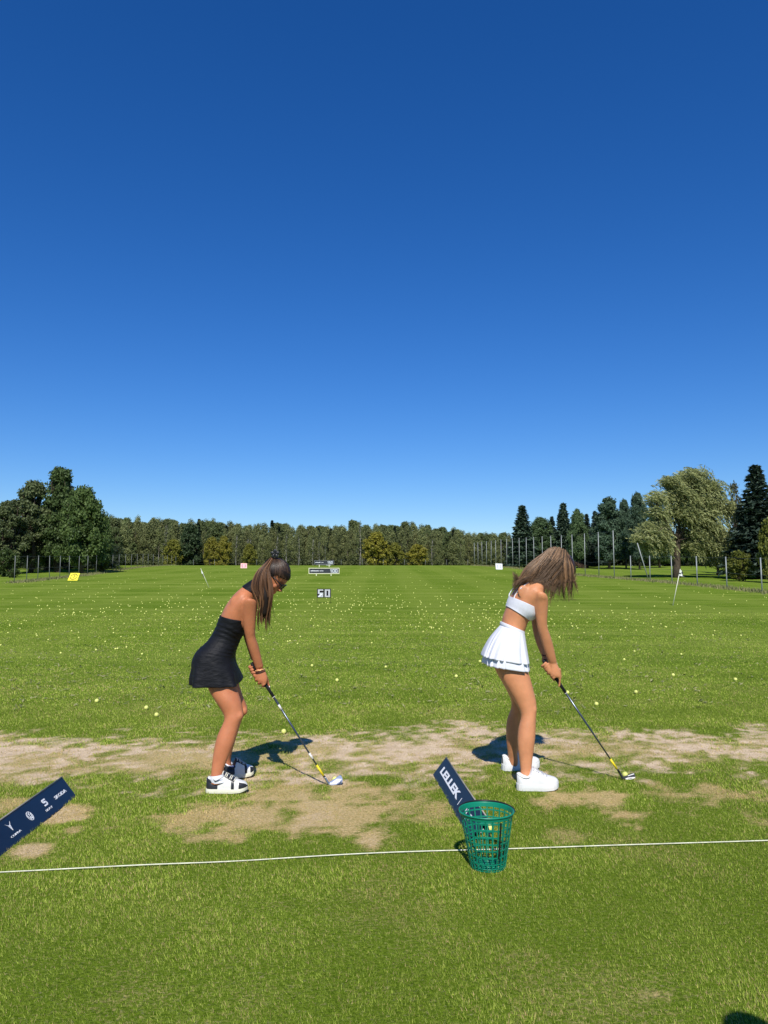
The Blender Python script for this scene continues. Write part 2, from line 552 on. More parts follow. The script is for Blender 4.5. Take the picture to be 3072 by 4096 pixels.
def tree_meshes(kind, seed, h=10.0, w=7.0, per=None, size=None, ca=None, cb=None, crown0=.18):
    """local meshes (trunk, crown) with the base at the origin"""
    r = np.random.default_rng(seed)
    mb = MB(); mt = mbark
    if kind == 'broad':
        nC = int(72 + 10 * w)
        cl = []
        for i in range(nC):
            u = r.random() ** .8
            z = h * (crown0 + (1 - crown0) * u)
            env = w / 2 * math.sin(math.pi * min(1, (.12 + .86 * u)) ** .85) ** .75
            a = r.uniform(0, 6.283); q = env * math.sqrt(r.random()) * .85
            rad = w * r.uniform(.05, .12)
            cl.append((np.array((q * math.cos(a), q * math.sin(a), min(z, h - rad * .6))), rad))
        limb(mb, (0, 0, -.3), (r.normal() * .2, r.normal() * .2, h * .55), .035 * h, .014 * h, r, 8)
        for c, rad in cl[::2]:
            z0 = max(h * .12, c[2] * r.uniform(.35, .6))
            limb(mb, (0, 0, z0), c, .009 * h, .002 * h, r, 5, 4)
        V, Fc, C = leaf_cloud(r, cl, per or 260 * 49 / (w * w) * 1.0, size or .16, ca or (.022, .042, .012), cb or (.06, .095, .024))
        mc = mleaf
    elif kind == 'birch':
        cl = []
        for i in range(52):
            u = r.random()
            z = h * (.10 + .88 * u)
            env = w / 2 * (1 - u) ** .55 * min(1, .75 + 1.6 * u)
            a = r.uniform(0, 6.283); q = env * math.sqrt(r.random())
            cl.append((np.array((q * math.cos(a), q * math.sin(a), z)), w * r.uniform(.1, .17)))
        lean = r.normal() * .5
        limb(mb, (0, 0, -.3), (lean * .3, 0, h * .94), .011 * h, .003 * h, r, 6, 6, .02)
        for c, rad in cl[::3]:
            limb(mb, (lean * .3 * c[2] / h, 0, c[2] - .12 * h), c, .0045 * h, .0012 * h, r, 4, 3)
        V, Fc, C = leaf_cloud(r, cl, per or 140, size or .185, ca or (.10, .125, .045), cb or (.29, .315, .12), squash=1.3)
        mc = mleaf; mt = mbirch if w < 4 else mstem
    elif kind == 'spruce':
        limb(mb, (0, 0, -.3), (0, 0, h * .98), .022 * h, .004 * h, r, 7, 4, 0)
        pts, nr, al, sz = [], [], [], []
        z = crown0 * h * .4
        while z < h * .985:
            u = z / h
            rad = w / 2 * (1 - u) ** .85 * r.uniform(.82, 1.08) + .12
            nb = int(8 + 8 * (1 - u))
            a0 = r.uniform(0, 6.28)
            for b in range(nb):
                a = a0 + b * 6.283 / nb + r.normal() * .15
                L2 = rad * r.uniform(.7, 1.1)
                dirv = np.array((math.cos(a), math.sin(a), 0))
                ns = max(3, int(L2 / (.16 * size if size else .16)))
                for s in np.linspace(.12, 1, ns):
                    base = dirv * L2 * s + np.array((0, 0, z - .32 * L2 * s + .18 * L2 * s * s))
                    for q in range(6):
                        side = np.array((-math.sin(a), math.cos(a), 0)) * r.normal() * .22 * L2 * (1.15 - s * .75)
                        pts.append(base + side + np.array((0, 0, -abs(r.normal()) * .10))); al.append(dirv + r.normal(size=3) * .5 + np.array((0, 0, -.3)))
                        nr.append(np.array((0, 0, 1)) + r.normal(size=3) * .55); sz.append(r.uniform(.2, .38) * (1 if h < 14 else 1.2))
            z += h * .028 * r.uniform(.8, 1.2)
        pts = np.array(pts); nr = unit(np.array(nr)); al = np.array(al); sz = np.array(sz)
        V, Fc = quads(pts, nr, sz, .42, r, al)
        t = r.random((len(pts), 1))
        C = np.repeat(np.array(ca or (.034, .060, .040)) * (1 - t) + np.array(cb or (.10, .15, .09)) * t, 4, 0)
        mc = mneedle
    elif kind == 'pine':
        limb(mb, (0, 0, -.3), (0, 0, h * .9), .022 * h, .006 * h, r, 7, 5, .02)
        cl = []
        for i in range(150):
            u = r.random() ** .9
            z = h * (crown0 + (1 - crown0) * u)
            env = w / 2 * min(1, 1.35 * (1 - u) ** .55) * (.75 + .25 * min(1, 4 * u))
            a = r.uniform(0, 6.283); q = env * r.uniform(.2, 1)
            cl.append((np.array((q * math.cos(a), q * math.sin(a), z)), w * r.uniform(.08, .14)))
        for c, rad in cl[::2]:
            limb(mb, (0, 0, c[2] - .06 * h), c, .006 * h, .002 * h, r, 4, 3)
        V, Fc, C = leaf_cloud(r, cl, per or 420, size or .24, ca or (.034, .062, .040), cb or (.095, .15, .085), asp=.35)
        mc = mneedle
    elif kind == 'willow':
        limb(mb, (0, 0, -.3), (.4, 0, h * .45), .036 * h, .018 * h, r, 9, 5, .05)
        anchors = []
        for (ax, az, rad, n) in CL_WILLOW:
            for k in range(int(n * 1.7)):
                d = unit(r.normal(size=(1, 3)))[0] * r.random() ** .4
                anchors.append(np.array((ax, 0, az)) + d * np.array((rad, rad * 1.25, rad * .75)) * .84 + np.array((0, r.normal() * 1.0, 0)))
            limb(mb, (.3, 0, h * .32), (ax, r.normal(), az - rad * .3), .008 * h, .002 * h, r, 6, 6, .1)
        anchors = np.array(anchors)
        pts, nr, al, sz, co = [], [], [], [], []
        for a in anchors:
            ln = r.uniform(1.0, 2.8); k = int(ln / .13)
            dx = r.uniform(.35, .95); p = a.copy(); v = np.array((dx, r.normal() * .25, r.uniform(.0, .45)))
            sh = r.random()
            for s in range(k):
                v = v + np.array((.02, 0, -.16)); v = v / np.linalg.norm(v)
                p = p + v * .13
                if p[2] < 1.0: break
                pts.append(p + r.normal(size=3) * .04); al.append(v + r.normal(size=3) * .25); nr.append(r.normal(size=3) + np.array((0, -.5, .6))); sz.append(r.uniform(.12, .24)); co.append(sh * .6 + r.random() * .4)
        pts = np.array(pts); nr = unit(np.array(nr)); al = np.array(al)
        V, Fc = quads(pts, nr, np.array(sz), .26, r, al)
        t = np.array(co)[:, None]
        C = np.repeat(np.array((.13, .155, .042)) * (1 - t) + np.array((.44, .46, .20)) * t, 4, 0)
        mc = mleaf
    crown = np_mesh('crown', V, Fc, mc, C)
    tme = bpy.data.meshes.new('trunk'); tme.from_pydata(mb.v, [], mb.f)
    tme.polygons.foreach_set('use_smooth', [True] * len(tme.polygons)); tme.materials.append(mt); tme.update()
    return tme, crown

def tree(name, meshes, loc, label, group=None, cat='tree', rot=0.0, sc=(1, 1, 1), stem='trunk'):
    root = empty(name, loc)
    root.rotation_euler = (0, 0, rot); root.scale = sc
    link(stem, meshes[0], root); link('crown', meshes[1], root)
    return tag(root, label, cat, group)

def tree_px(name, meshes, px, Y, top, h0, label, wpx=None, w0=None, rot=0.0, cat='tree', group=None, stem='trunk'):
    """stand a tree at picture column px and distance Y so that its top reaches row top"""
    b = on_ground(px, Y)
    ht = P(px, top, Y)[2] - b[2]
    s = ht / h0
    sx = s if wpx is None else (wpx / FPX * Y) / w0
    return tree(name, meshes, b, label, group, cat, rot, (sx, sx, s), stem)

# the wood behind the range
wood = [tree_meshes('birch', 11, 14, 6.0), tree_meshes('birch', 12, 15, 5.4), tree_meshes('birch', 13, 13, 6.5),
        tree_meshes('broad', 14, 14, 8.0, per=190, size=.19, ca=(.058, .088, .032), cb=(.19, .235, .082), crown0=.06),
        tree_meshes('broad', 15, 15, 8.5, per=190, size=.19, ca=(.064, .088, .034), cb=(.195, .23, .085), crown0=.06),
        tree_meshes('spruce', 16, 15, 5.2, size=2.2, ca=(.014, .028, .016), cb=(.04, .06, .03)),
        tree_meshes('birch', 17, 15, 5.0, ca=(.10, .118, .04), cb=(.28, .285, .11))]
H0 = [14, 15, 13, 14, 15, 15, 15]
rw = np.random.default_rng(5)
def skyline(px):
    return np.interp(px, [-200, 380, 450, 560, 640, 760, 860, 1000, 1200, 1400, 1480, 1570, 1640, 1760, 1820, 1900, 2000, 2100, 3300],
                     [2075, 2068, 2075, 2082, 2075, 2082, 2088, 2090, 2095, 2098, 2105, 2092, 2088, 2118, 2112, 2130, 2140, 2150, 2150])
WL = {'birch_tree': 'slender pale-stemmed birch in the olive green wood behind the range', 'broadleaf_tree': 'rounded dark broadleaf tree in the wood behind the range', 'spruce_tree': 'pointed spruce among the birches of the wood behind the range'}
def wood_tree(px, Y, top, idx):
    b = on_ground(px, Y)
    s = (P(px, top, Y)[2] - b[2]) / H0[idx]
    nm = 'birch_tree' if idx in (0, 1, 2, 6) else ('spruce_tree' if idx == 5 else 'broadleaf_tree')
    tree(nm, wood[idx], b, WL[nm], 'trees of the wood behind the range', 'tree', rw.uniform(0, 6.28), (s * rw.uniform(.85, 1.1),) * 2 + (s,))
for px in np.arange(330, 2130, 27):          # front row
    x = px + rw.normal() * 8
    wood_tree(x, 246 + rw.uniform(-5, 6), skyline(x) + rw.uniform(6, 48) + (18 if 900 < x < 1480 else 0), rw.choice([0, 1, 2, 6, 0, 1, 3, 6]))
for px in np.arange(300, 2180, 30):          # second row
    x = px + rw.normal() * 9
    wood_tree(x, 262 + rw.uniform(-5, 8), skyline(x) + rw.uniform(-2, 26), rw.choice([0, 1, 2, 3, 4, 5, 6]))
for px in np.arange(290, 2190, 24):          # between the rows
    x = px + rw.normal() * 9
    wood_tree(x, 273 + rw.uniform(-5, 6), skyline(x) + rw.uniform(0, 20), rw.choice([0, 1, 2, 3, 6, 0, 1, 4]))
slim = tree_meshes('birch', 18, 13, 3.6, per=40, ca=(.06, .078, .028), cb=(.17, .19, .07))
for (px, top) in [(945, 2130), (990, 2145), (1000, 2150), (1108, 2135), (1144, 2130), (1193, 2130), (1252, 2145), (1276, 2160), (1438, 2085), (1300, 2175), (660, 2090), (1730, 2150)]:
    b = on_ground(px, 238); sl = (P(px, top, 238)[2] - b[2]) / 13
    tree('birch_tree', slim, b, 'thin pale birch standing at the front edge of the far wood', 'slim birches at the front of the far wood', 'tree', px, (sl, sl, sl))
for px in np.arange(280, 2200, 32):          # crest of the wood
    x = px + rw.normal() * 9
    wood_tree(x, 285 + rw.uniform(-6, 10), skyline(x) + 6 + 9 * math.sin(x * .021) + rw.uniform(-14, 12), rw.choice([3, 4, 3, 4, 5, 0, 1]))

# turning maples in front of the wood
mapl = [tree_meshes('broad', 31, 8, 7.5, per=170, size=.2, ca=(.13, .135, .018), cb=(.36, .32, .045), crown0=.05),
        tree_meshes('broad', 32, 8, 7.0, per=170, size=.2, ca=(.11, .125, .018), cb=(.29, .28, .045), crown0=.05)]
for (px, top, w, k, lb) in [(687, 2160, 96, 1, 'olive yellow bushy tree beside the dark trees left of the wood'),
                            (845, 2152, 78, 0, 'golden green maple behind the far fence, left one of a touching pair'),
                            (893, 2148, 76, 0, 'golden green maple touching another on its left, near the red target board'),
                            (998, 2178, 72, 1, 'small yellow green maple behind the red target board'),
                            (1505, 2132, 124, 0, 'largest golden maple in front of the middle of the wood'),
                            (1578, 2172, 90, 1, 'dull olive tree tucked against the largest golden maple'),
                            (1671, 2180, 100, 0, 'round yellow green maple right of the largest golden maple')]:
    tree_px('maple_tree', mapl[k], px, 232, top, 8.0, lb, w, 7.2, rot=px)
tree_px('broadleaf_tree', tree_meshes('broad', 35, 9, 8, per=150, size=.22, ca=(.028, .052, .022), cb=(.075, .115, .045), crown0=.05), 760, 236, 2100, 9.0, 'dark green broad tree standing right of the olive yellow tree', 120, 8)

# big trees on the left
big = [tree_meshes('broad', 41, 12.5, 7.5, per=330, size=.17, ca=(.045, .078, .025), cb=(.135, .20, .058), crown0=.12),
       tree_meshes('broad', 42, 10, 9, per=340, size=.17, ca=(.048, .085, .024), cb=(.15, .22, .058), crown0=.10),
       tree_meshes('broad', 43, 11, 7, per=360, size=.17, ca=(.06, .084, .034), cb=(.165, .20, .078), crown0=.10)]
for (px, Y, top, k, w, rot, lb) in [(232, 104, 1878, 0, 205, 0.4, 'tallest dark green tree on the left, rising above its neighbours'),
                                    (325, 100, 1958, 1, 222, 1.5, 'broad dark green tree right of the tallest left tree'),
                                    (118, 103, 1930, 2, 210, 2.2, 'grey green tree left of the tallest left tree'),
                                    (22, 98, 2008, 2, 190, 4.0, 'dull green tree at the left picture edge behind the fence'),
                                    (180, 112, 2020, 1, 240, 3.1, 'low spreading tree behind the tallest left tree'),
                                    (398, 112, 2075, 1, 110, 2.7, 'small olive tree at the right end of the left tree group')]:
    tree_px('broadleaf_tree', big[k], px, Y, top, (12.5, 10, 11)[k], lb, w, (7.5, 9, 7)[k], rot)
for px in range(-60, 430, 42):
    tree_px('broadleaf_tree', big[1], px + rw.normal() * 8, 150 + rw.uniform(-8, 8), 2130 + rw.uniform(-20, 20), 10, 'dark tree filling the shade behind the big left trees', 150, 9, rw.uniform(0, 6), group='trees in the shade behind the big left trees')
bush = [tree_meshes('broad', 51, 2, 2.4, per=900, size=.09, ca=(.03, .055, .012), cb=(.08, .12, .03), crown0=.03),
        tree_meshes('broad', 52, 2.6, 2.6, per=800, size=.09, ca=(.07, .09, .014), cb=(.17, .18, .03), crown0=.1)]
tree_px('shrub', bush[0], 55, 82, 2275, 2, 'small round green shrub by the left fence', 62, 2.4, cat='shrub', stem='stem')
tree_px('shrub', bush[1], 405, 104, 2215, 2.6, 'olive shrub under the right side of the left tree group', 70, 2.6, cat='shrub', stem='stem')
tree_px('shrub', bush[0], 20, 86, 2200, 2, 'leafy brown green shrub behind the left fence post', 110, 2.4, cat='shrub', stem='stem')

# dense low growth that closes the view under the crowns
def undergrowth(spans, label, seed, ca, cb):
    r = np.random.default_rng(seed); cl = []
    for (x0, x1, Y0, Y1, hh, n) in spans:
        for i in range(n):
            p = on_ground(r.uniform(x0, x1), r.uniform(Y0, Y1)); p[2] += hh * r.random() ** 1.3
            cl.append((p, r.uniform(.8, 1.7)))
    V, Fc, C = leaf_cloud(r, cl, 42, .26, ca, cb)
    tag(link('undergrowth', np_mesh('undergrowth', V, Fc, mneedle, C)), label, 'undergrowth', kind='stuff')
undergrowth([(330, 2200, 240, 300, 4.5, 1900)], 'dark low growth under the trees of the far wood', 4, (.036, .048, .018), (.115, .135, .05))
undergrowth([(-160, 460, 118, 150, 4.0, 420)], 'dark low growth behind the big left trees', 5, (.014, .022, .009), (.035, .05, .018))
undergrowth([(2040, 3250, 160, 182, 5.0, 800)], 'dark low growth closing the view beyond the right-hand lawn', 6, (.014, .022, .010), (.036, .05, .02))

# right-hand trees
spr = [tree_meshes('spruce', 61, 11, 5.0), tree_meshes('spruce', 62, 12, 5.6, ca=(.025, .046, .034), cb=(.068, .10, .066))]
pin = [tree_meshes('pine', 65, 10, 5.0), tree_meshes('pine', 66, 10, 6.0, ca=(.04, .072, .028), cb=(.11, .17, .068))]
for (nm, ms, h0, w0, px, Y, top, w, lb) in [
    ('spruce_tree', spr[0], 11, 5.0, 2093, 136, 2014, 150, 'dark blue green spruce at the left end of the right-hand trees'),
    ('pine_tree', pin[1], 10, 6.0, 2165, 140, 2078, 125, 'mid green rounded pine right of the leftmost spruce'),
    ('spruce_tree', spr[1], 12, 5.6, 2212, 150, 2062, 95, 'narrow spruce behind the rounded pine'),
    ('spruce_tree', spr[0], 11, 5.0, 2258, 138, 2004, 125, 'tall spruce above the white-dressed golfer'),
    ('pine_tree', pin[1], 10, 6.0, 2315, 128, 2046, 80, 'dark pine just right of the tall spruce'),
    ('spruce_tree', spr[1], 12, 5.6, 2352, 132, 2052, 95, 'pointed dark spruce between two pines'),
    ('pine_tree', pin[0], 10, 5.0, 2438, 122, 2000, 135, 'large dense dark pine behind the tall poles'),
    ('spruce_tree', spr[1], 12, 5.6, 2385, 140, 2040, 95, 'thin spruce left of the large dense pine'),
    ('pine_tree', pin[0], 10, 5.0, 2506, 126, 2008, 80, 'dark pine directly right of the large dense pine'),
    ('pine_tree', pin[0], 10, 5.0, 2560, 118, 1982, 100, 'tall pine half hidden by the windblown willow'),
    ('pine_tree', pin[0], 10, 5.0, 2640, 130, 2040, 110, 'dark pine behind the crown of the willow'),
    ('spruce_tree', spr[1], 12, 5.6, 3040, 78, 1852, 300, 'tall black green spruce near the right picture edge'),
    ('spruce_tree', spr[1], 12, 5.6, 3130, 82, 1960, 190, 'dark spruce at the right picture edge behind the taller one')]:
    tree_px(nm, ms, px, Y, top, h0, lb, w, w0, rot=px * .7)
# (x, z, radius, strands) lobes of the willow in metres around its foot
CL_WILLOW = [(-.9, 10.3, 1.0, 120), (1.5, 10.9, 1.5, 260), (3.2, 9.7, 1.3, 180), (.4, 8.9, 1.9, 260), (-2.4, 8.6, 1.2, 110), (2.6, 7.9, 1.7, 240), (.2, 7.0, 1.7, 220),
             (2.2, 6.2, 1.7, 240), (-2.6, 7.0, 1.0, 70), (4.9, 7.7, .9, 110), (-3.0, 5.2, 1.4, 200), (-4.0, 4.2, 1.0, 120), (-2.4, 4.3, 1.1, 130), (1.6, 4.6, 1.2, 130), (3.0, 3.2, .9, 110), (1.0, 3.4, .9, 70), (3.6, 5.2, 1.2, 100)]
wil = tree_meshes('willow', 71, 12.3)
tree_px('willow_tree', wil, 2706, 82, 1852, 12.3, 'large silvery green willow with branches blown to the right')
oli = tree_meshes('broad', 73, 6, 5.5, per=300, size=.13, ca=(.035, .05, .012), cb=(.10, .11, .03), crown0=.2)
tree_px('broadleaf_tree', oli, 2868, 92, 2100, 6, 'olive green tree between the willow and the tall black green spruce', 150, 5.5)
thin = tree_meshes('broad', 74, 9, 4, per=45, size=.14, ca=(.05, .06, .03), cb=(.12, .12, .06), crown0=.3)
tree_px('broadleaf_tree', thin, 2950, 95, 1930, 9, 'sparse half-bare tree left of the tall black green spruce', 90, 4)
tree_px('shrub', bush[1], 2962, 70, 2205, 2.6, 'yellow green multi-stemmed shrub behind the right fence', 125, 2.6, cat='shrub', stem='stem')
tree_px('shrub', bush[1], 3085, 66, 2080, 2.6, 'tall yellow green shrub cut by the right picture edge', 110, 2.6, cat='shrub', stem='stem')
for (px, Y, top, w) in [(2660, 150, 2150, 120), (2740, 155, 2120, 130), (2810, 150, 2140, 120), (2880, 155, 2130, 130), (2960, 150, 2130, 130), (3050, 150, 2120, 140), (3130, 150, 2120, 140), (2590, 152, 2120, 110), (2300, 165, 2100, 120), (2400, 165, 2090, 120), (2500, 165, 2090, 120), (2210, 170, 2120, 110), (2130, 172, 2120, 100)]:
    tree_px('broadleaf_tree', big[1], px, Y, top, 10, 'dark tree closing the view behind the right-hand lawn', w, 9, rot=px, group='dark trees behind the right-hand lawn')

# ------------------------------------------------------------------ fences
mpole = mat('galvanised_post', (.27, .29, .285), rough=.5, spec=.4, var=.15, scale=3)
mpost2 = mat('dull_post', (.15, .16, .15), rough=.6, spec=.3, var=.2, scale=3)
mwire = mat('fence_wire', (.10, .11, .10), rough=.6, metal=.3)
def fence(name, pts, hts, label, rad, wires, pm=None):
    pts = [np.array((p[0], p[1], float(gz(p[0], p[1])))) for p in pts]
    root = empty(name, pts[0])
    r = np.random.default_rng(len(pts))
    tops = []
    for p, h in zip(pts, hts):
        t = p + np.array((r.normal() * .02 * h * .4, 0, h))
        tops.append(t)
        build('post', MB().tube([p - (0, 0, .2), t], rad, 7), pm or mpole, root)
    for wf in wires:
        mb = MB()
        for i in range(len(pts) - 1):
            a = pts[i] + (tops[i] - pts[i]) * wf; b = pts[i + 1] + (tops[i + 1] - pts[i + 1]) * wf
            m = (a + b) / 2 - (0, 0, .05)
            mb.tube([a, m, b], .009, 4, cap=False)
        build('wire', mb, mwire, root)
    return tag(root, label, 'fence')
fx = lambda y: 28.2 - .048 * y
ys_t = [80 + i * 4.9 for i in range(19)]
fence('net_fence', [(fx(y), y) for y in ys_t], [5.05] * 19, 'row of tall slim grey net poles along the right side of the range', .046, (.99, .66, .33))
ys_s = [75.3 - i * 4.75 for i in range(7)]
fence('wire_fence', [(fx(y), y) for y in ys_s], [2.36] * 7, 'lower wire fence of grey posts right of the range, nearest the viewer', .045, (.98, .5))
lf = [(-33.4 - (y - 73) * .165, y) for y in [66, 69.5, 73, 77, 81, 85, 89.5, 94, 99, 104, 110, 115, 120.5, 126, 132, 138.5, 145, 152, 159.5, 167, 175, 184, 193]]
fence('wire_fence', lf, [2.38] * len(lf), 'wire fence of grey posts along the left side of the range', .032, (.98, .5), mpost2)
bf = [(x, 222) for x in np.arange(-56, 26, 6.2)]
fence('wire_fence', bf, [2.2] * len(bf), 'low wire fence of posts along the far end of the range', .045, (.98, .5), mpost2)
# a pole that has tipped over against the net fence
a = on_ground(2594, 74.0); b = P(2549, 2172, 74.0)
tag(build('leaning_pole', MB().tube([a, b], .05, 7), mpole, origin=a), 'grey pole tipped to the left in front of the willow', 'pole')
# rough grass along the fence feet
mrough = mat('rough_grass', (.2, .2, .08), rough=.8, attr='col', trans=.2)
def rough(line, n, h, seed):
    r = np.random.default_rng(seed)
    t = r.random(n) * (len(line) - 1); i = t.astype(int); fr = (t - i)[:, None]
    pl = np.array(line); p = pl[i] * (1 - fr) + pl[np.minimum(i + 1, len(line) - 1)] * fr
    x = p[:, 0] + r.normal(size=n) * .5; y = p[:, 1] + r.normal(size=n) * .7
    z = gz(x, y); hh = h * r.uniform(.3, 1.2, n); a = r.uniform(0, 6.28, n)
    v = np.empty((n, 3, 3)); w = .05
    v[:, 0] = np.stack([x - w * np.cos(a), y - w * np.sin(a), z - .02], -1); v[:, 1] = np.stack([x + w * np.cos(a), y + w * np.sin(a), z - .02], -1)
    v[:, 2] = np.stack([x + .3 * hh * np.cos(a * 3), y, z + hh], -1)
    tt = r.random((n, 1)); c = np.array((.10, .13, .03)) * (1 - tt) + np.array((.33, .30, .14)) * tt
    return v.reshape(-1, 3), np.repeat(c, 3, 0)
v1, c1 = rough([(fx(y), y) for y in ys_s[::-1] + ys_t], 7000, .24, 3); v2, c2 = rough(lf, 5000, .22, 4)
v = np.vstack([v1, v2])
tag(link('rough_grass', np_mesh('rough_grass', v, np.arange(len(v)).reshape(-1, 3), mrough, np.vstack([c1, c2]))), 'pale uncut grass along the feet of the side fences', 'grass', kind='stuff')

# ------------------------------------------------------------------ lettering
def text_mb(body, size, origin, ex, ey, ez, offset=0.0, shear=0.0, extrude=.0015, align='CENTER', sx=1.0):
    cu = bpy.data.curves.new('t', 'FONT'); cu.body = body; cu.size = size; cu.align_x = align; cu.align_y = 'CENTER'; cu.offset = offset; cu.shear = shear; cu.extrude = extrude; cu.resolution_u = 3
    o = bpy.data.objects.new('t', cu); COL.objects.link(o)
    me = apply_mods(o)
    co = np.empty(len(me.vertices) * 3); me.vertices.foreach_get('co', co); co = co.reshape(-1, 3)
    w = np.array(origin) + np.outer(co[:, 0] * sx, ex) + np.outer(co[:, 1], ey) + np.outer(co[:, 2], ez)
    mb = MB().add(w, [tuple(p.vertices) for p in me.polygons])
    bpy.data.objects.remove(o); bpy.data.curves.remove(cu); bpy.data.meshes.remove(me)
    return mb
def nrmz(v): v = np.array(v, float); return v / np.linalg.norm(v)

mnavy = mat('navy_panel', (.006, .016, .040), rough=.42, spec=.4, var=.15, scale=8)
mprint = mat('white_print', (.80, .82, .85), rough=.5, var=.03, scale=40)
mdark = mat('black_inside', (.01, .01, .012), rough=.8)
medge = mat('panel_edge', (.30, .28, .24), rough=.5, var=.2, scale=20)

class Board:
    """tent-shaped divider: visible face from ground edge a..b up to the ridge"""
    def __init__(s, name, a, b, ridge_vec, label, back):
        s.a, s.b = np.array(a), np.array(b); s.rv = np.array(ridge_vec)
        s.root = empty(name, (s.a + s.b) / 2)
        tag(s.root, label, 'divider board')
        s.ex = nrmz(s.b - s.a); s.ey = nrmz(s.rv - s.ex * np.dot(s.rv, s.ex)); s.ez = np.cross(s.ex, s.ey)
        if s.ez[2] < 0: s.ez = -s.ez
        t = s.ez * -.006
        build('front_panel', MB().prism([s.a, s.b, s.b + s.rv, s.a + s.rv], t), mnavy, s.root, smooth=False, fix=True)
        bk = np.array(back)
        q = [s.a + bk, s.b + bk, s.b + s.rv - (0, 0, .004), s.a + s.rv - (0, 0, .004)]
        n2 = nrmz(np.cross(q[1] - q[0], q[3] - q[0])); n2 = n2 if n2[2] < 0 else -n2
        build('back_panel', MB().prism(q, n2 * .006), mnavy, s.root, smooth=False, fix=True)
        d = s.ex
        build('ridge_trim', MB().tube([s.a + s.rv - d * .002, s.b + s.rv + d * .002], .0042, 6), medge, s.root)
    def uv(s, px, py):
        d = ray(px, py); t = np.dot(s.a - CAMP, s.ez) / np.dot(d, s.ez)
        p = CAMP + d * t - s.a
        return np.array((np.dot(p, s.ex), np.dot(p, s.ey)))
    def pt(s, u, v, w=.0012): return s.a + s.ex * u + s.ey * v + s.ez * w
    def strip(s, mb, pl, wd, closed=False):
        pl = np.array(pl, float); n = len(pl)
        for i in range(n if closed else n - 1):
            p, q = pl[i], pl[(i + 1) % n]; d = q - p; d = d / (np.linalg.norm(d) + 1e-9); m = np.array((-d[1], d[0])) * wd / 2; e = d * (wd * .3 if not closed else wd * .1)
            p = p - e; q = q + e; h = .0012 + .00007 * (len(mb.f) % 9)
            mb.prism([s.pt(*(p - m), 0), s.pt(*(q - m), 0), s.pt(*(q + m), 0), s.pt(*(p + m), 0)], s.ez * h)
    def poly(s, mb, pl): mb.prism([s.pt(*p, 0) for p in pl], s.ez * .0013)

# dividing board with the word that starts at its far end
A = G(1732, 3098); B = G(1878, 3360)
RF = P(1784, 3029, A[1] + .02)
BL = Board('divider_board', A, B, RF - A, 'navy tent-shaped divider board lettered LELLEK, behind the green basket', (.118, .0, 0))
u0 = BL.uv(1700 + 262 / 3.687, 2980 + 350 / 3.687); u1 = BL.uv(1700 + 490 / 3.687, 2980 + 775 / 3.687)
hv = BL.uv(1700 + 295 / 3.687, 2980 + 315 / 3.687)[1] - BL.uv(1700 + 222 / 3.687, 2980 + 385 / 3.687)[1]
mid = (u0 + u1) / 2
# flip text axes so that it reads from the far end
dirx = BL.ex if u1[0] > u0[0] else -BL.ex
mbt = text_mb('LELLEK', 1.0, (0, 0, 0), (1, 0, 0), (0, 1, 0), (0, 0, 1), offset=.03, extrude=.001)
vv = np.array(mbt.v); wx = vv[:, 0].max() - vv[:, 0].min(); wy = vv[:, 1].max() - vv[:, 1].min(); cx, cy = (vv[:, 0].max() + vv[:, 0].min()) / 2, (vv[:, 1].max() + vv[:, 1].min()) / 2
mbt.v = [tuple(BL.pt(mid[0], mid[1], 0) + dirx * (p[0] - cx) / wx * abs(u1[0] - u0[0]) + BL.ey * (p[1] - cy) / wy * abs(hv) + BL.ez * (p[2] + .001)) for p in vv]
build('lettering', mbt, mprint, BL.root, smooth=False)
mb = MB()
BL.strip(mb, [BL.uv(1700 + 545 / 3.687, 2980 + 785 / 3.687), BL.uv(1700 + 478 / 3.687, 2980 + 880 / 3.687)], .004)
build('print_bar', mb, mprint, BL.root, smooth=False)
c0 = BL.uv(1700 + 565 / 3.687, 2980 + 880 / 3.687)
step = (u1[0] - u0[0]) / 6
mb = MB()
for k, ch in enumerate('C'):
    uu = c0 + np.array((step * .1, 0))
    t = text_mb(ch, abs(hv) * 1.05, BL.pt(uu[0], mid[1], .001), dirx, BL.ey, BL.ez, extrude=.001)
    mb.add(t.v, t.f)
for (x0, y0, x1, y1) in [(590, 985, 625, 930), (605, 1010, 640, 955), (585, 1060, 600, 1105), (610, 1130, 635, 1100), (600, 1095, 612, 1125), (670, 1025, 690, 1050)]:
    BL.strip(mb, [BL.uv(1700 + x0 / 3.687, 2980 + y0 / 3.687), BL.uv(1700 + x1 / 3.687, 2980 + y1 / 3.687)], .006)
build('lettering', mb, mprint, BL.root, smooth=False)

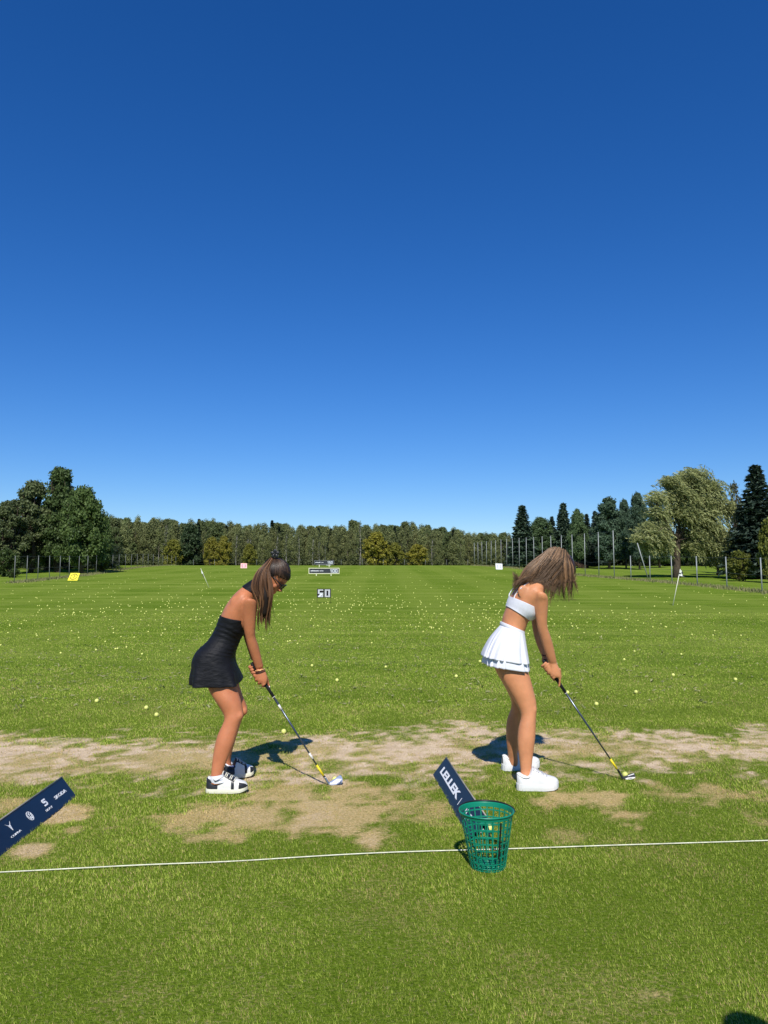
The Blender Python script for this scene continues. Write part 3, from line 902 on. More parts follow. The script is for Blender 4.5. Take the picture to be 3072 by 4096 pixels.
# board on the left with the row of emblems
C_ = G(305, 3184); D_ = G(0, 3428); D2 = D_ + (D_ - C_) * .35
RV = P(248, 3108, C_[1] + .02) - C_
BV = Board('divider_board', D2, C_, RV, 'navy tent-shaped divider board with a row of white car emblems, at the left picture edge', (-.118, 0, 0))
q4 = lambda x, y: BV.uv(x / 4.1475, 3050 + y / 4.1475)
sc = BV.ey; hgt = np.linalg.norm(RV)
def btext(body, cpx, wpx_a, wpx_b, hpx_a, hpx_b, off=.0, shear=0.0):
    c = q4(*cpx); w = abs(q4(*wpx_b)[0] - q4(*wpx_a)[0]); h = abs(q4(*hpx_b)[1] - q4(*hpx_a)[1])
    t = text_mb(body, 1.0, (0, 0, 0), (1, 0, 0), (0, 1, 0), (0, 0, 1), offset=off, shear=shear, extrude=.001)
    v = np.array(t.v); mn = v.min(0); mx = v.max(0)
    t.v = [tuple(BV.pt(c[0] + (p[0] - (mn[0] + mx[0]) / 2) / (mx[0] - mn[0]) * w, c[1] + (p[1] - (mn[1] + mx[1]) / 2) / (mx[1] - mn[1]) * h, p[2] + .001)) for p in v]
    build('lettering', t, mprint, BV.root, smooth=False)
btext('SKODA', (1000, 525), (905, 590), (1095, 465), (930, 605), (893, 560), .008)
btext('SEAT', (815, 765), (760, 800), (872, 725), (775, 820), (757, 790), .0)
btext('CUPRA', (268, 1182), (182, 1235), (355, 1120), (195, 1255), (178, 1225), .0)
mb = MB(); c = q4(497, 888); rr = abs(q4(497, 800)[1] - q4(497, 978)[1]) * .5
rr = max(rr, .03); ra = rr * .93
th = np.linspace(0, 2 * np.pi, 33)[:-1]
BV.strip(mb, [c + ra * np.array((math.cos(t), math.sin(t))) for t in th], rr * .10, closed=True)
def rel(pl): return [c + np.array(p) * rr for p in pl]
BV.strip(mb, rel([(-.36, .84), (0, .08), (.36, .84)]), rr * .11)
BV.strip(mb, rel([(-.74, .46), (-.30, -.72), (0, -.08), (.30, -.72), (.74, .46)]), rr * .11)
build('emblem', mb, mprint, BV.root, smooth=False)
mb = MB(); c = q4(740, 662); rr = abs(q4(700, 600)[1] - q4(775, 730)[1]) * .52
BV.strip(mb, rel([(.8, .62), (-.45, .62), (-.72, .42), (-.62, .12), (.0, -.02)]), rr * .34)
BV.strip(mb, rel([(.0, .16), (.62, -.02), (.74, -.42), (.45, -.62), (-.8, -.62)]), rr * .34)
build('emblem', mb, mprint, BV.root, smooth=False)
mb = MB(); c = q4(165, 1062); rr = abs(q4(150, 985)[1] - q4(205, 1135)[1]) * .52
for sg in (-1, 1):
    BV.poly(mb, [c + np.array((sg * x, y)) * rr for x, y in [(1.15, .95), (.42, .42), (.10, .30), (.16, .02), (.30, .12)]][::sg])
    BV.poly(mb, [c + np.array((sg * x, y)) * rr for x, y in [(.12, -.02), (.02, -1.0), (.42, .18), (.30, .02)]][::sg])
    BV.poly(mb, [c + np.array((sg * x, y)) * rr for x, y in [(.09, .28), (.09, .02), (.02, .02), (.02, .28)]][::sg])
build('emblem', mb, mprint, BV.root, smooth=False)

# ------------------------------------------------------------------ cord across the grass
mcord = mat('white_cord', (.66, .66, .50), rough=.7, var=.25, scale=18)
cp = catmull([G(-180, 3503), G(768, 3458), G(1536, 3418), G(2300, 3392.5), G(3260, 3362)], 45)
cr = np.random.default_rng(3)
cp[:, 2] += .0068 + .0030 * vnoise(cp[:, 0] * 1.7 + 4, cp[:, 0] * 0, 8)
cp[:, 2] -= .003 * np.exp(-((cp[:, 0] + .75) / .28) ** 2)
tag(build('ground_cord', MB().tube(cp, .0031, 6), mcord, origin=cp[90]), 'thin white cord stretched across the grass in front of the golfers', 'cord')

# ------------------------------------------------------------------ basket
mgreen = mat('green_plastic', (.004, .20, .115), rough=.35, spec=.45, var=.12, scale=12)
mblackp = mat('black_plastic', (.012, .013, .014), rough=.4, spec=.4)
bc = G(1952, 3466)
H_B = 0.0
for hh in np.linspace(.15, .45, 301):
    q = bc + (0, 0, hh)
    d = q - CAMP; yc = (d[2] * CT - d[1] * ST) / (d[1] * CT + d[2] * ST)
    if 2048 - yc * FPX <= 3242: H_B = hh; break
RB = 64.0 / FPX * bc[1]; RT = 101.0 / FPX * bc[1]
bk = empty('ball_basket', bc)
tag(bk, 'green plastic lattice ball basket standing on the white cord, black handle folded down', 'basket')
lean = np.array((-.006, 0, 0)) / H_B
def bring(z, dr=0.0, n=48):
    r = RB + (RT - RB) * z / H_B + dr
    t = np.arange(n) / n * 2 * np.pi
    return np.stack([bc[0] + lean[0] * z + r * np.cos(t), bc[1] + r * np.sin(t), np.full(n, bc[2] + z)], -1)
def band(z0, z1, th, name, m):
    mb = MB(); n = 48
    rings = [bring(z0), bring(z1), bring(z1, th), bring(z0, th)]
    v = np.vstack(rings); f = []
    for k in range(n):
        l = (k + 1) % n
        for i in range(4):
            j = (i + 1) % 4
            f.append((i * n + k, i * n + l, j * n + l, j * n + k))
    return build(name, mb.add(v, f), m, bk, smooth=False, fix=True)
band(H_B - .018, H_B, .006, 'rim', mgreen)
build('rim_lip', MB().tube(bring(H_B, .006), .0045, 6, closed=True), mgreen, bk)
nr_ = 8
for i in range(nr_):
    z = .002 + (H_B - .036) * i / (nr_ - 1)
    band(z, z + .0056, .0032, 'hoop', mgreen)
nrib = 24
for k in range(nrib):
    a = 2 * math.pi * (k + .37) / nrib
    zz = np.linspace(.004, H_B - .01, 4); mb = MB()
    t = np.array((-math.sin(a), math.cos(a), 0)); e = np.array((math.cos(a), math.sin(a), 0))
    v = []
    for z in zz:
        r = RB + (RT - RB) * z / H_B; w = .0022 + .0010 * z / H_B
        c = bc + lean * z + e * (r + .0008) + (0, 0, z)
        v += [c - t * w, c + t * w, c + t * w + e * .0032, c - t * w + e * .0032]
    f = []
    for i in range(3):
        for q in range(4):
            f.append((i * 4 + q, i * 4 + (q + 1) % 4, i * 4 + 4 + (q + 1) % 4, i * 4 + 4 + q))
    build('rib', mb.add(v, f), mgreen, bk, smooth=False, fix=True)
mb = MB()
for k in range(5):
    r = RB * (k + 1) / 5.2; t = np.arange(30) / 30 * 2 * np.pi
    mb.tube(np.stack([bc[0] + r * np.cos(t), bc[1] + r * np.sin(t), np.full(30, bc[2] + .012)], -1), .003, 5, closed=True)
for k in range(8):
    a = k * math.pi / 8; d = np.array((math.cos(a), math.sin(a), 0)) * RB
    mb.tube([bc - d + (0, 0, .012), bc + d + (0, 0, .012)], .003, 5)
build('floor', mb, mgreen, bk)
# folded handle lying along the back of the rim
t = np.linspace(R(-8), R(188), 40)
hp = np.stack([bc[0] + lean[0] * H_B + (RT + .0105) * np.cos(t), bc[1] + (RT + .013) * np.sin(t), bc[2] + H_B + .001 + .006 * np.sin(t)], -1)
build('handle', MB().tube(hp, .0046, 7), mblackp, bk)
# dark strip clipped to one rib at the front
mb = MB(); a = R(-66)
for z in np.linspace(.06, H_B - .03, 5): pass
e = np.array((math.cos(a), math.sin(a), 0)); tt = np.array((-math.sin(a), math.cos(a), 0))
pa = bc + lean * .06 + e * (RB + (RT - RB) * .06 / H_B + .0072) + (0, 0, .065); pb = bc + lean * H_B + e * (RT + .0045) + (0, 0, H_B - .022)
mb.prism([pa - tt * .0042, pa + tt * .0042, pb + tt * .0042, pb - tt * .0042], e * .0016)
build('dark_strip', mb, mblackp, bk, smooth=False, fix=True)

# ------------------------------------------------------------------ golf balls
mball = mat('yellow_ball', (.68, .70, .19), rough=.45, spec=.4, rand=.12)
mballw = mat('white_ball', (.8, .8, .78), rough=.4, spec=.4)
BR = .0214
bmb = MB().ell((0, 0, 0), (BR,) * 3, n=12, m=8)
def ball_mesh(m):
    me = bpy.data.meshes.new('golf_ball'); me.from_pydata(bmb.v, [], bmb.f); me.polygons.foreach_set('use_smooth', [True] * len(me.polygons)); me.materials.append(m); me.update(); return me
bm_y, bm_w = ball_mesh(mball), ball_mesh(mballw)
def ball(p, label, group=None, me=bm_y, s=1.0, dz=.0):
    o = link('golf_ball', me, None, (p[0], p[1], p[2] + BR * s - .001 + dz)); o.scale = (s,) * 3
    return tag(o, label, 'golf ball', group)
for px, py, lb in [(1135, 2936, 'yellow ball on the bare strip above the shadow of the golfer in black'),
                   (626, 2868, 'yellow ball nearest the bare strip on the left, lower of a close pair'), (585, 2839, 'yellow ball on the grass left of the black-dressed golfer, upper of a close pair'),
                   (387, 2811, 'lone yellow ball on the grass, leftmost of the near ones'), (1348, 2727, 'yellow ball on open grass right of the shaft held by the black-dressed golfer'),
                   (1248, 2668, 'yellow ball on the grass level with the hands of the black-dressed golfer'), (2386, 2824, 'yellow ball on the grass just beyond the bare strip, right of the white-dressed golfer'),
                   (2270, 2777, 'yellow ball half hidden by the grip of the white-dressed golfer'), (2544, 2775, 'yellow ball on the grass farther right and beyond the one by the bare strip'),
                   (2942, 2724, 'yellow ball on the grass near the right picture edge'), (2693, 2706, 'yellow ball on open grass between the near right-hand ones'),
                   (1825, 2711, 'yellow ball on the grass midway between the two golfers'), (1920, 2651, 'yellow ball beside the hem of the white pleated skirt')]:
    ball(G(px, py), lb, s=1.08)
NB = [(243, 2616), (384, 2603), (462, 2599), (470, 2598), (506, 2592), (568, 2620), (718, 2607), (421, 2570), (315, 2554), (193, 2562), (537, 2552), (650, 2536), (454, 2534), (32, 2534), (1190, 2578), (1151, 2569), (1160, 2567), (1311, 2568), (1330, 2567), (1487, 2575), (1523, 2523), (1543, 2672), (2497, 2642), (2538, 2609), (2725, 2621), (2390, 2537), (2237, 2552), (1765, 2533), (1693, 2529), (1720, 2510), (2768, 2541), (2852, 2544), (2964, 2545), (1100, 2490), (1125, 2522), (1062, 2505), (1053, 2560), (813, 2538), (842, 2536), (3, 2584), (145, 2540), (80, 2517)]
rb = np.random.default_rng(17)
cand = [(x, y) for x, y in NB]
while len(cand) < 980:
    u = rb.random()
    y = 2268 + 300 * rb.beta(1.35, 2.3)
    x = rb.uniform(-20, 3090)
    lim = 2268 + 50 * (abs(x - 1500) / 1500) ** 2 + 6
    if y < lim: continue
    if rb.random() < .45:                      # drifts of balls
        cx_, cy_ = [(300, 2440), (1240, 2420), (1500, 2400), (1800, 2450), (2000, 2440), (700, 2440), (2500, 2470), (2150, 2500)][rb.integers(8)]
        x = cx_ + rb.normal() * 150; y = cy_ + rb.normal() * 30
        if y < 2300: continue
    if x > 2200 and rb.random() < .4: continue
    cand.append((x, y))
pts = [G(x, y) for x, y in cand]
pts = sorted([p for p in pts if abs(p[0]) < 40 and p[1] < 175], key=lambda p: p[1])
GB = 'yellow range balls scattered over the grass'
for p in pts[:285]:
    ball(p, 'small yellow range ball lying on the mown grass beyond the golfers', GB, s=.9)
V, Fq, o = [], [], 0
small = MB().ell((0, 0, 0), (BR * 1.1,) * 3, n=6, m=4); sv = np.array(small.v); sf = np.array([f for f in small.f if len(f) == 4])
for p in pts[285:]:
    V.append(sv * (1 + min(.3, p[1] / 400)) + p + (0, 0, BR)); Fq.append(sf + o); o += len(sv)
tag(link('golf_balls', np_mesh('golf_balls', np.vstack(V), np.vstack(Fq), mball, smooth=True)), 'many far yellow range balls strewn across the field', 'golf balls', kind='stuff')
# torn turf tufts and clippings on the near field
r_ = np.random.default_rng(23); n = 1500
cpx = r_.uniform(0, 3072, n); cpy = 2400 + 460 * r_.beta(1.3, 1.8, n)
V, Fq, C = [], [], []; o = 0
for x, y in zip(cpx, cpy):
    p = G(x, y); k = r_.integers(2, 6)
    for j in range(k):
        c = p + np.array((r_.normal() * .05, r_.normal() * .035, .012 + r_.random() * .012)); a = r_.uniform(0, 3.14); l = r_.uniform(.012, .04); w = l * .35
        d = np.array((math.cos(a), math.sin(a), r_.normal() * .35)) * l; e = np.array((-math.sin(a), math.cos(a), .3)) * w
        V += [c - d, c - e, c + d, c + e]; Fq.append((o, o + 1, o + 2, o + 3)); o += 4
        t = r_.random(); C += [np.array((.10, .13, .03)) * (1 - t) + np.array((.40, .38, .18)) * t] * 4
tag(link('torn_turf', np_mesh('torn_turf', np.array(V), np.array(Fq), mrough, np.array(C))), 'pale torn bits of turf strewn over the field', 'turf', kind='stuff')

# ------------------------------------------------------------------ distance and target boards, flags
mban = mat('dark_banner', (.030, .034, .040), rough=.45, spec=.4, var=.35, scale=1.2, bump=.3, bscale=2.5)
mcream = mat('cream_frame', (.72, .72, .50), rough=.6, var=.1, scale=6)
mgrey = mat('grey_print', (.66, .71, .75), rough=.6)
def plate(mb, o, ex, ey, ez, u0, v0, u1, v1, d, w0=0.0):
    p = [o + ex * a + ey * b + ez * w0 for a, b in ((u0, v0), (u1, v0), (u1, v1), (u0, v1))]
    mb.prism(p, ez * d)
SEG = {'1': [(.45, 0, .68, 1), (.2, .72, .45, .88)], '0': [(0, 0, .22, 1), (.58, 0, .8, 1), (.22, 0, .58, .17), (.22, .83, .58, 1)],
       '2': [(0, .83, .8, 1), (.58, .57, .8, .83), (0, .40, .8, .57), (0, .17, .22, .40), (0, 0, .8, .17)],
       '5': [(0, .83, .8, 1), (0, .57, .22, .83), (0, .40, .8, .57), (.58, .17, .8, .40), (0, 0, .8, .17)]}
def digits(mb, txt, o, ex, ey, ez, u, v, cw, ch, w0=.003):
    for i, c in enumerate(txt):
        for (a, b, c2, d) in SEG[c]:
            plate(mb, o, ex, ey, ez, u + (i + a) * cw, v + b * ch, u + (i + c2) * cw, v + d * ch, .004, w0)
EX, EY, EZ = np.array((1., 0, 0)), np.array((0, 0, 1.)), np.array((0, -1., 0))
def distance_board(txt, x0, y0, x1, y1, foot, framed, num, dist, label, legs, pr):
    Y = dist
    a = P(x0, y1, Y); b = P(x1, y0, Y); z0 = float(gz(0, Y))
    root = empty('distance_board', ((a[0] + b[0]) / 2, Y, z0)); tag(root, label, 'sign')
    w, h = b[0] - a[0], b[2] - a[2]
    mb = MB(); plate(mb, a, EX, EY, -EZ, 0, 0, w, h, .03); build('banner', mb, mban, root, smooth=False, fix=True)
    mb = MB(); t = .07 if framed else .035
    for (u0, v0, u1, v1) in ((-t, -t, w + t, 0), (-t, h, w + t, h + t), (-t, 0, 0, h), (w, 0, w + t, h)):
        plate(mb, a, EX, EY, EZ, u0, v0, u1, v1, .03)
    build('frame', mb, mcream if framed else mpole, root, smooth=False, fix=True)
    for lx in legs:
        p = a + EX * (w * lx)
        build('leg', MB().box((p[0], Y + .05, (z0 + a[2]) / 2 - .1), (.11, .06, a[2] - z0 + .15)), mcream, root, smooth=False)
    mb = MB(); ch = h * num[3]; digits(mb, txt, a, EX, EY, EZ, w * num[0], h * num[1], w * num[2], ch); build('number', mb, pr, root, smooth=False, fix=True)
    # small worn line of print that cannot be read
    mb = MB(); r = np.random.default_rng(int(dist))
    u = .05
    while u < .30:
        l = r.uniform(.008, .022); plate(mb, a, EX, EY, EZ, w * u, h * .40, w * (u + l), h * (.56 + .06 * r.random()), .003, .002); u += l + .006
    u = .35
    while u < .47:
        l = r.uniform(.006, .014); plate(mb, a, EX, EY, EZ, w * u, h * .42, w * (u + l), h * (.54 + .04 * r.random()), .003, .002); u += l + .005
    build('faded_print', mb, mprint, root, smooth=False, fix=True)
    return root
o8 = lambda x, y: (1200 + x / 8.295, 2220 + y / 8.295)
distance_board('100', *o8(306, 448), *o8(1288, 604), 2309, True, (.69, .12, .094, .74), 91, 'long dark banner board with cream frame reading 100', (.24, .74), mgrey)
distance_board('150', *o8(478, 190), *o8(1122, 304), 2266, False, (.655, .14, .10, .74), 137, 'dark banner board reading 150, above another at the top of the rise', (.25, .76), mgrey)
distance_board('200', *o8(556, 318), *o8(1035, 392), 2266, False, (.64, .22, .115, .62), 180, 'lowest dark banner board reading 200, partly hidden behind the 150 one', (.2, .8), mgrey)
# number fifty made of white tabs on black net
foot = G(1267, 2413)
Y5 = foot[1]; a = P(*o8(562, 1412), Y5); b = P(*o8(1028, 1118), Y5); w, h = b[0] - a[0], b[2] - a[2]
root = empty('distance_board', (foot[0], Y5, float(gz(0, Y5)))); tag(root, 'small black board reading 50 in white tabs on thin dark legs', 'sign')
for k in (0, 1):
    mb = MB(); plate(mb, a, EX, EY, -EZ, w * (.5 * k) + .004, 0, w * (.5 * k + .5) - .004, h, .012); build('panel', mb, mdark, root, smooth=False, fix=True)
for ch, u0 in (('5', .07), ('0', .56)):
    mb = MB()
    nx_, ny_ = 6, 12
    for i in range(nx_):
        for j in range(ny_):
            fx_, fy_ = (i + .5) / nx_ * .8, (j + .5) / ny_
            if any(s[0] <= fx_ <= s[2] and s[1] <= fy_ <= s[3] for s in SEG[ch]):
                plate(mb, a, EX, EY, EZ, w * (u0 + .38 * i / nx_), h * (.07 + .86 * j / ny_), w * (u0 + .38 * (i + .86) / nx_), h * (.07 + .86 * (j + .68) / ny_), .003, .002)
    if ch == '5':
        for s in range(5): plate(mb, a, EX, EY, EZ, w * (.10 + .03 * s), h * (.12 + .06 * s), w * (.24 + .04 * s), h * (.19 + .06 * s), .003, .004)
    build('number', mb, mprint, root, smooth=False, fix=True)
for x in (a[0] + .01, b[0] - .01):
    build('leg', MB().tube([(x, Y5 + .015, float(gz(0, Y5)) - .05), (x, Y5 + .015, b[2])], .009, 6), mdark, root)

def target_board(corners, Y, mface, mart, label, medal=True):
    c = [P(x, y, Y + dy) for x, y, dy in corners]       # bl, br, tr, tl
    root = empty('target_board', (c[0] + c[1]) / 2); tag(root, label, 'sign')
    ex = nrmz(c[1] - c[0]); ey0 = c[3] - c[0]; n = np.cross(ex, nrmz(ey0)); n = n / np.linalg.norm(n)
    build('board', MB().prism(c, -n * .03), mface, root, smooth=False, fix=True)
    build('back_strut', MB().tube([(c[2] + c[3]) / 2 - n * .03, ((c[0] + c[1]) / 2) + np.array((0, .5, .02))], .025, 6), mpole, root)
    ctr = (c[0] + c[1] + c[2] + c[3]) / 4; hx = (c[1] - c[0]) / 2; hy = (c[3] - c[0]) / 2
    def ringpts(r0, t0, t1, k=14):
        t = np.linspace(t0, t1, k); return [ctr + hx * .72 * r0 * math.cos(q) + hy * .80 * r0 * math.sin(q) for q in t]
    for t0, t1 in (((.15, 2.95), (3.3, 6.1)) if medal == 1 else ((2.0, 4.3), (-1.1, 1.1))):
        mb = MB(); o_, i_ = ringpts(1, t0, t1), ringpts(.78 if medal == 1 else .55, t0, t1)
        for k in range(13): mb.prism([i_[k], o_[k], o_[k + 1], i_[k + 1]], n * .004)
        build('ring_print', mb, mart, root, smooth=False, fix=True)
    mb = MB()
    if medal == 1:   # small swinging figure
        f = lambda u, v: ctr + hx * u + hy * v + n * .002
        for pl in ([(-.02, .42), (.12, .42), (.16, .1), (.06, -.05), (.02, .1)], [(.06, -.02), (.14, .02), (.2, -.5), (.12, -.5)], [(.03, .02), (.1, -.05), (-.1, -.45), (-.18, -.45)], [(-.12, .5), (.0, .5), (.0, .4), (-.1, .4)]):
            mb.prism([f(*q) for q in pl], n * .003)
        build('figure_print', mb, mart, root, smooth=False, fix=True)
    return root
myel = mat('yellow_board', (.82, .72, .03), rough=.5, var=.05, scale=3); mart1 = mat('dark_olive_print', (.10, .085, .01), rough=.6)
mred = mat('pink_board', (.80, .42, .40), rough=.5, var=.06, scale=3); mart2 = mat('red_print', (.66, .20, .28), rough=.6)
mwh = mat('white_board', (.78, .80, .84), rough=.5, var=.04, scale=3); mart3 = mat('grey_blue_print', (.36, .40, .47), rough=.6)
gY = G(294, 2323)[1]
target_board([(270, 2322, 0), (309, 2322, 0), (320, 2292.5, .35), (283, 2292, .35)], gY, myel, mart1, 'yellow tilted target board with a round emblem on the left of the field', 1)
target_board([(962, 2273, 0), (988, 2274, 0), (988, 2253.5, .3), (963, 2253, .3)], 128, mred, mart2, 'pale red target board with a round emblem at the far end of the field', 2)
target_board([(1984, 2277, 0), (2010, 2278, 0), (2009, 2255, .3), (1982, 2254, .3)], 120, mwh, mart3, 'white target board with a round grey emblem left of the tall net poles', 2)

mstick = mat('pale_pole', (.68, .68, .52), rough=.5)
mfl_l, mfl_d = mat('pale_flag', (.70, .72, .66), rough=.7), mat('dark_flag', (.04, .045, .05), rough=.7)
def flag(foot_px, top_px, cells, label):
    g = G(*foot_px); Y = g[1]; t = P(*top_px, Y)
    root = empty('golf_flag', g); tag(root, label, 'flag')
    build('pole', MB().tube([g - (0, 0, .05), t], .018, 7), mstick, root)
    for (pl, m) in cells:
        mb = MB(); mb.prism([P(x, y, Y - .01 - .02 * ((i + 1) % 2)) for i, (x, y) in enumerate(pl)], (0, -.006, 0)); build('flag_cloth', mb, m, root, smooth=False, fix=True)
f8 = lambda *q: [(2272 + x / 2.074, 1800 + y / 2.074) for x, y in q]
flag((2690.5, 2422), (2721, 2276), [(f8((930, 992), (945, 1002), (938, 1020), (924, 1016)), mfl_l), (f8((945, 1002), (955, 1018), (950, 1032), (938, 1020)), mfl_d), (f8((924, 1016), (938, 1020), (935, 1032), (920, 1030)), mfl_d),
     (f8((938, 1020), (950, 1032), (948, 1044), (935, 1032)), mfl_l), (f8((920, 1030), (935, 1032), (948, 1044), (960, 1050), (940, 1047), (918, 1042)), mfl_l), (f8((950, 1032), (966, 1050), (972, 1062), (948, 1046)), mfl_d)], 'leaning pale pole with a chequered flag on the right of the field')
f5 = lambda *q: [(780 + x / 5.53, 2230 + y / 5.53) for x, y in q]
flag((837, 2350), (803, 2274), [(f5((135, 262), (150, 290), (180, 345), (183, 368), (150, 355), (140, 320)), mfl_l), (f5((165, 368), (185, 375), (190, 395), (200, 432), (186, 435), (172, 395)), mfl_d)], 'leaning thin pole with a limp pale and dark flag on the left of the field')

# ------------------------------------------------------------------ people
def cropper(x0, y0, s):
    def f(cx, cy, Y): return P(x0 + cx / s, y0 + cy / s, Y)
    return f
def S(cr, l, r, Y, w):
    a, b = cr(*l, Y), cr(*r, Y)
    return ((a + b) / 2, (b - a) / 2, np.array((0, w, 0)))
def secs(cr, rows, ins=1.0):
    out = []
    for (l, r, Y, w) in rows:
        c, u, v = S(cr, l, r, Y, w); out.append((c, u * ins, v * ins))
    return out
mskin1 = mat('skin_warm', (.49, .18, .083), rough=.5, spec=.32, var=.13, scale=9, bump=.1, bscale=60, sss=.1)
mskin2 = mat('skin_tan', (.57, .245, .115), rough=.5, spec=.32, var=.13, scale=9, bump=.1, bscale=60, sss=.1)
mnail = mat('nail', (.80, .66, .60), rough=.25, spec=.5)

def head(mb, c, up, fw):
    """head lofted along its own up axis, face towards fw"""
    sd = np.cross(up, fw)
    rows = [(-.118, .050, .078, .018), (-.108, .015, .088, .034), (-.085, -.015, .094, .048), (-.066, -.04, .096, .055), (-.045, -.065, .096, .061), (-.02, -.085, .094, .067), (.0, -.094, .086, .070), (.025, -.099, .096, .074), (.055, -.098, .090, .073), (.085, -.080, .066, .060), (.105, -.05, .03, .036), (.112, -.02, .0, .012)]
    loft(mb, [(c + up * u + fw * (a + b) / 2, fw * (b - a) / 2, sd * w) for (u, a, b, w) in rows], 24, 3)
    mb.tube([c + up * .010 + fw * .088, c + up * -.012 + fw * .104, c + up * -.032 + fw * .114], [.007, .009, .012], 8)
    mb.ell(c + up * -.036 + fw * .100, (.017, .010, .009), (sd, fw, up))
    for s in (-1, 1):
        mb.ell(c + up * -.012 - fw * .008 + sd * s * .067, (.017, .006, .029), (fw, sd, up))   # ears
        mb.ell(c + up * -.03 + fw * .062 + sd * s * .035, (.026, .02, .024), (sd, fw, up))     # cheeks
    mb.ell(c + up * -.062 + fw * .096, (.020, .007, .006), (sd, fw, up)); mb.ell(c + up * -.073 + fw * .094, (.018, .007, .006), (sd, fw, up))
    mb.ell(c + up * -.102 + fw * .080, (.017, .012, .013), (sd, fw, up))

def finger(mb, pts, r0=.0088, r1=.0068):
    p = catmull(pts, 4); mb.tube(p, np.linspace(r0, r1, len(p)), 8); mb.ell(p[-1], (r1,) * 3, n=8, m=6)

def strands_mesh(name, Sarr, rad, col, m, parent):
    """Sarr (S,K,3) world, rad (S,K), col (S,3)"""
    n, K, _ = Sarr.shape
    T = np.gradient(Sarr, axis=1); T /= np.linalg.norm(T, axis=2)[..., None] + 1e-9
    A = np.cross(T, np.array((.31, .9, .29))); A /= np.linalg.norm(A, axis=2)[..., None] + 1e-9
    B = np.cross(T, A)
    th = np.arange(3) / 3 * 2 * np.pi
    v = Sarr[:, :, None] + rad[:, :, None, None] * (A[:, :, None] * np.cos(th)[None, None, :, None] + B[:, :, None] * np.sin(th)[None, None, :, None])
    idx = np.arange(n * K * 3).reshape(n, K, 3)
    a = idx[:, :-1]; b = idx[:, 1:]
    f = np.stack([a, np.roll(a, -1, 2), np.roll(b, -1, 2), b], -1).reshape(-1, 4)
    c = np.repeat(col, K * 3, 0)
    off = world_loc(parent)
    return link(name, np_mesh(name, v.reshape(-1, 3) - off, f, m, c, smooth=True), parent)

mhair = mat('hair_strand', (.05, .03, .02), rough=.42, spec=.3, attr='col')
def resample(pts, K):
    pts = np.array(pts); t = np.linspace(0, len(pts) - 1, K); i = np.minimum(t.astype(int), len(pts) - 2); f = (t - i)[:, None]
    return pts[i] * (1 - f) + pts[i + 1] * f

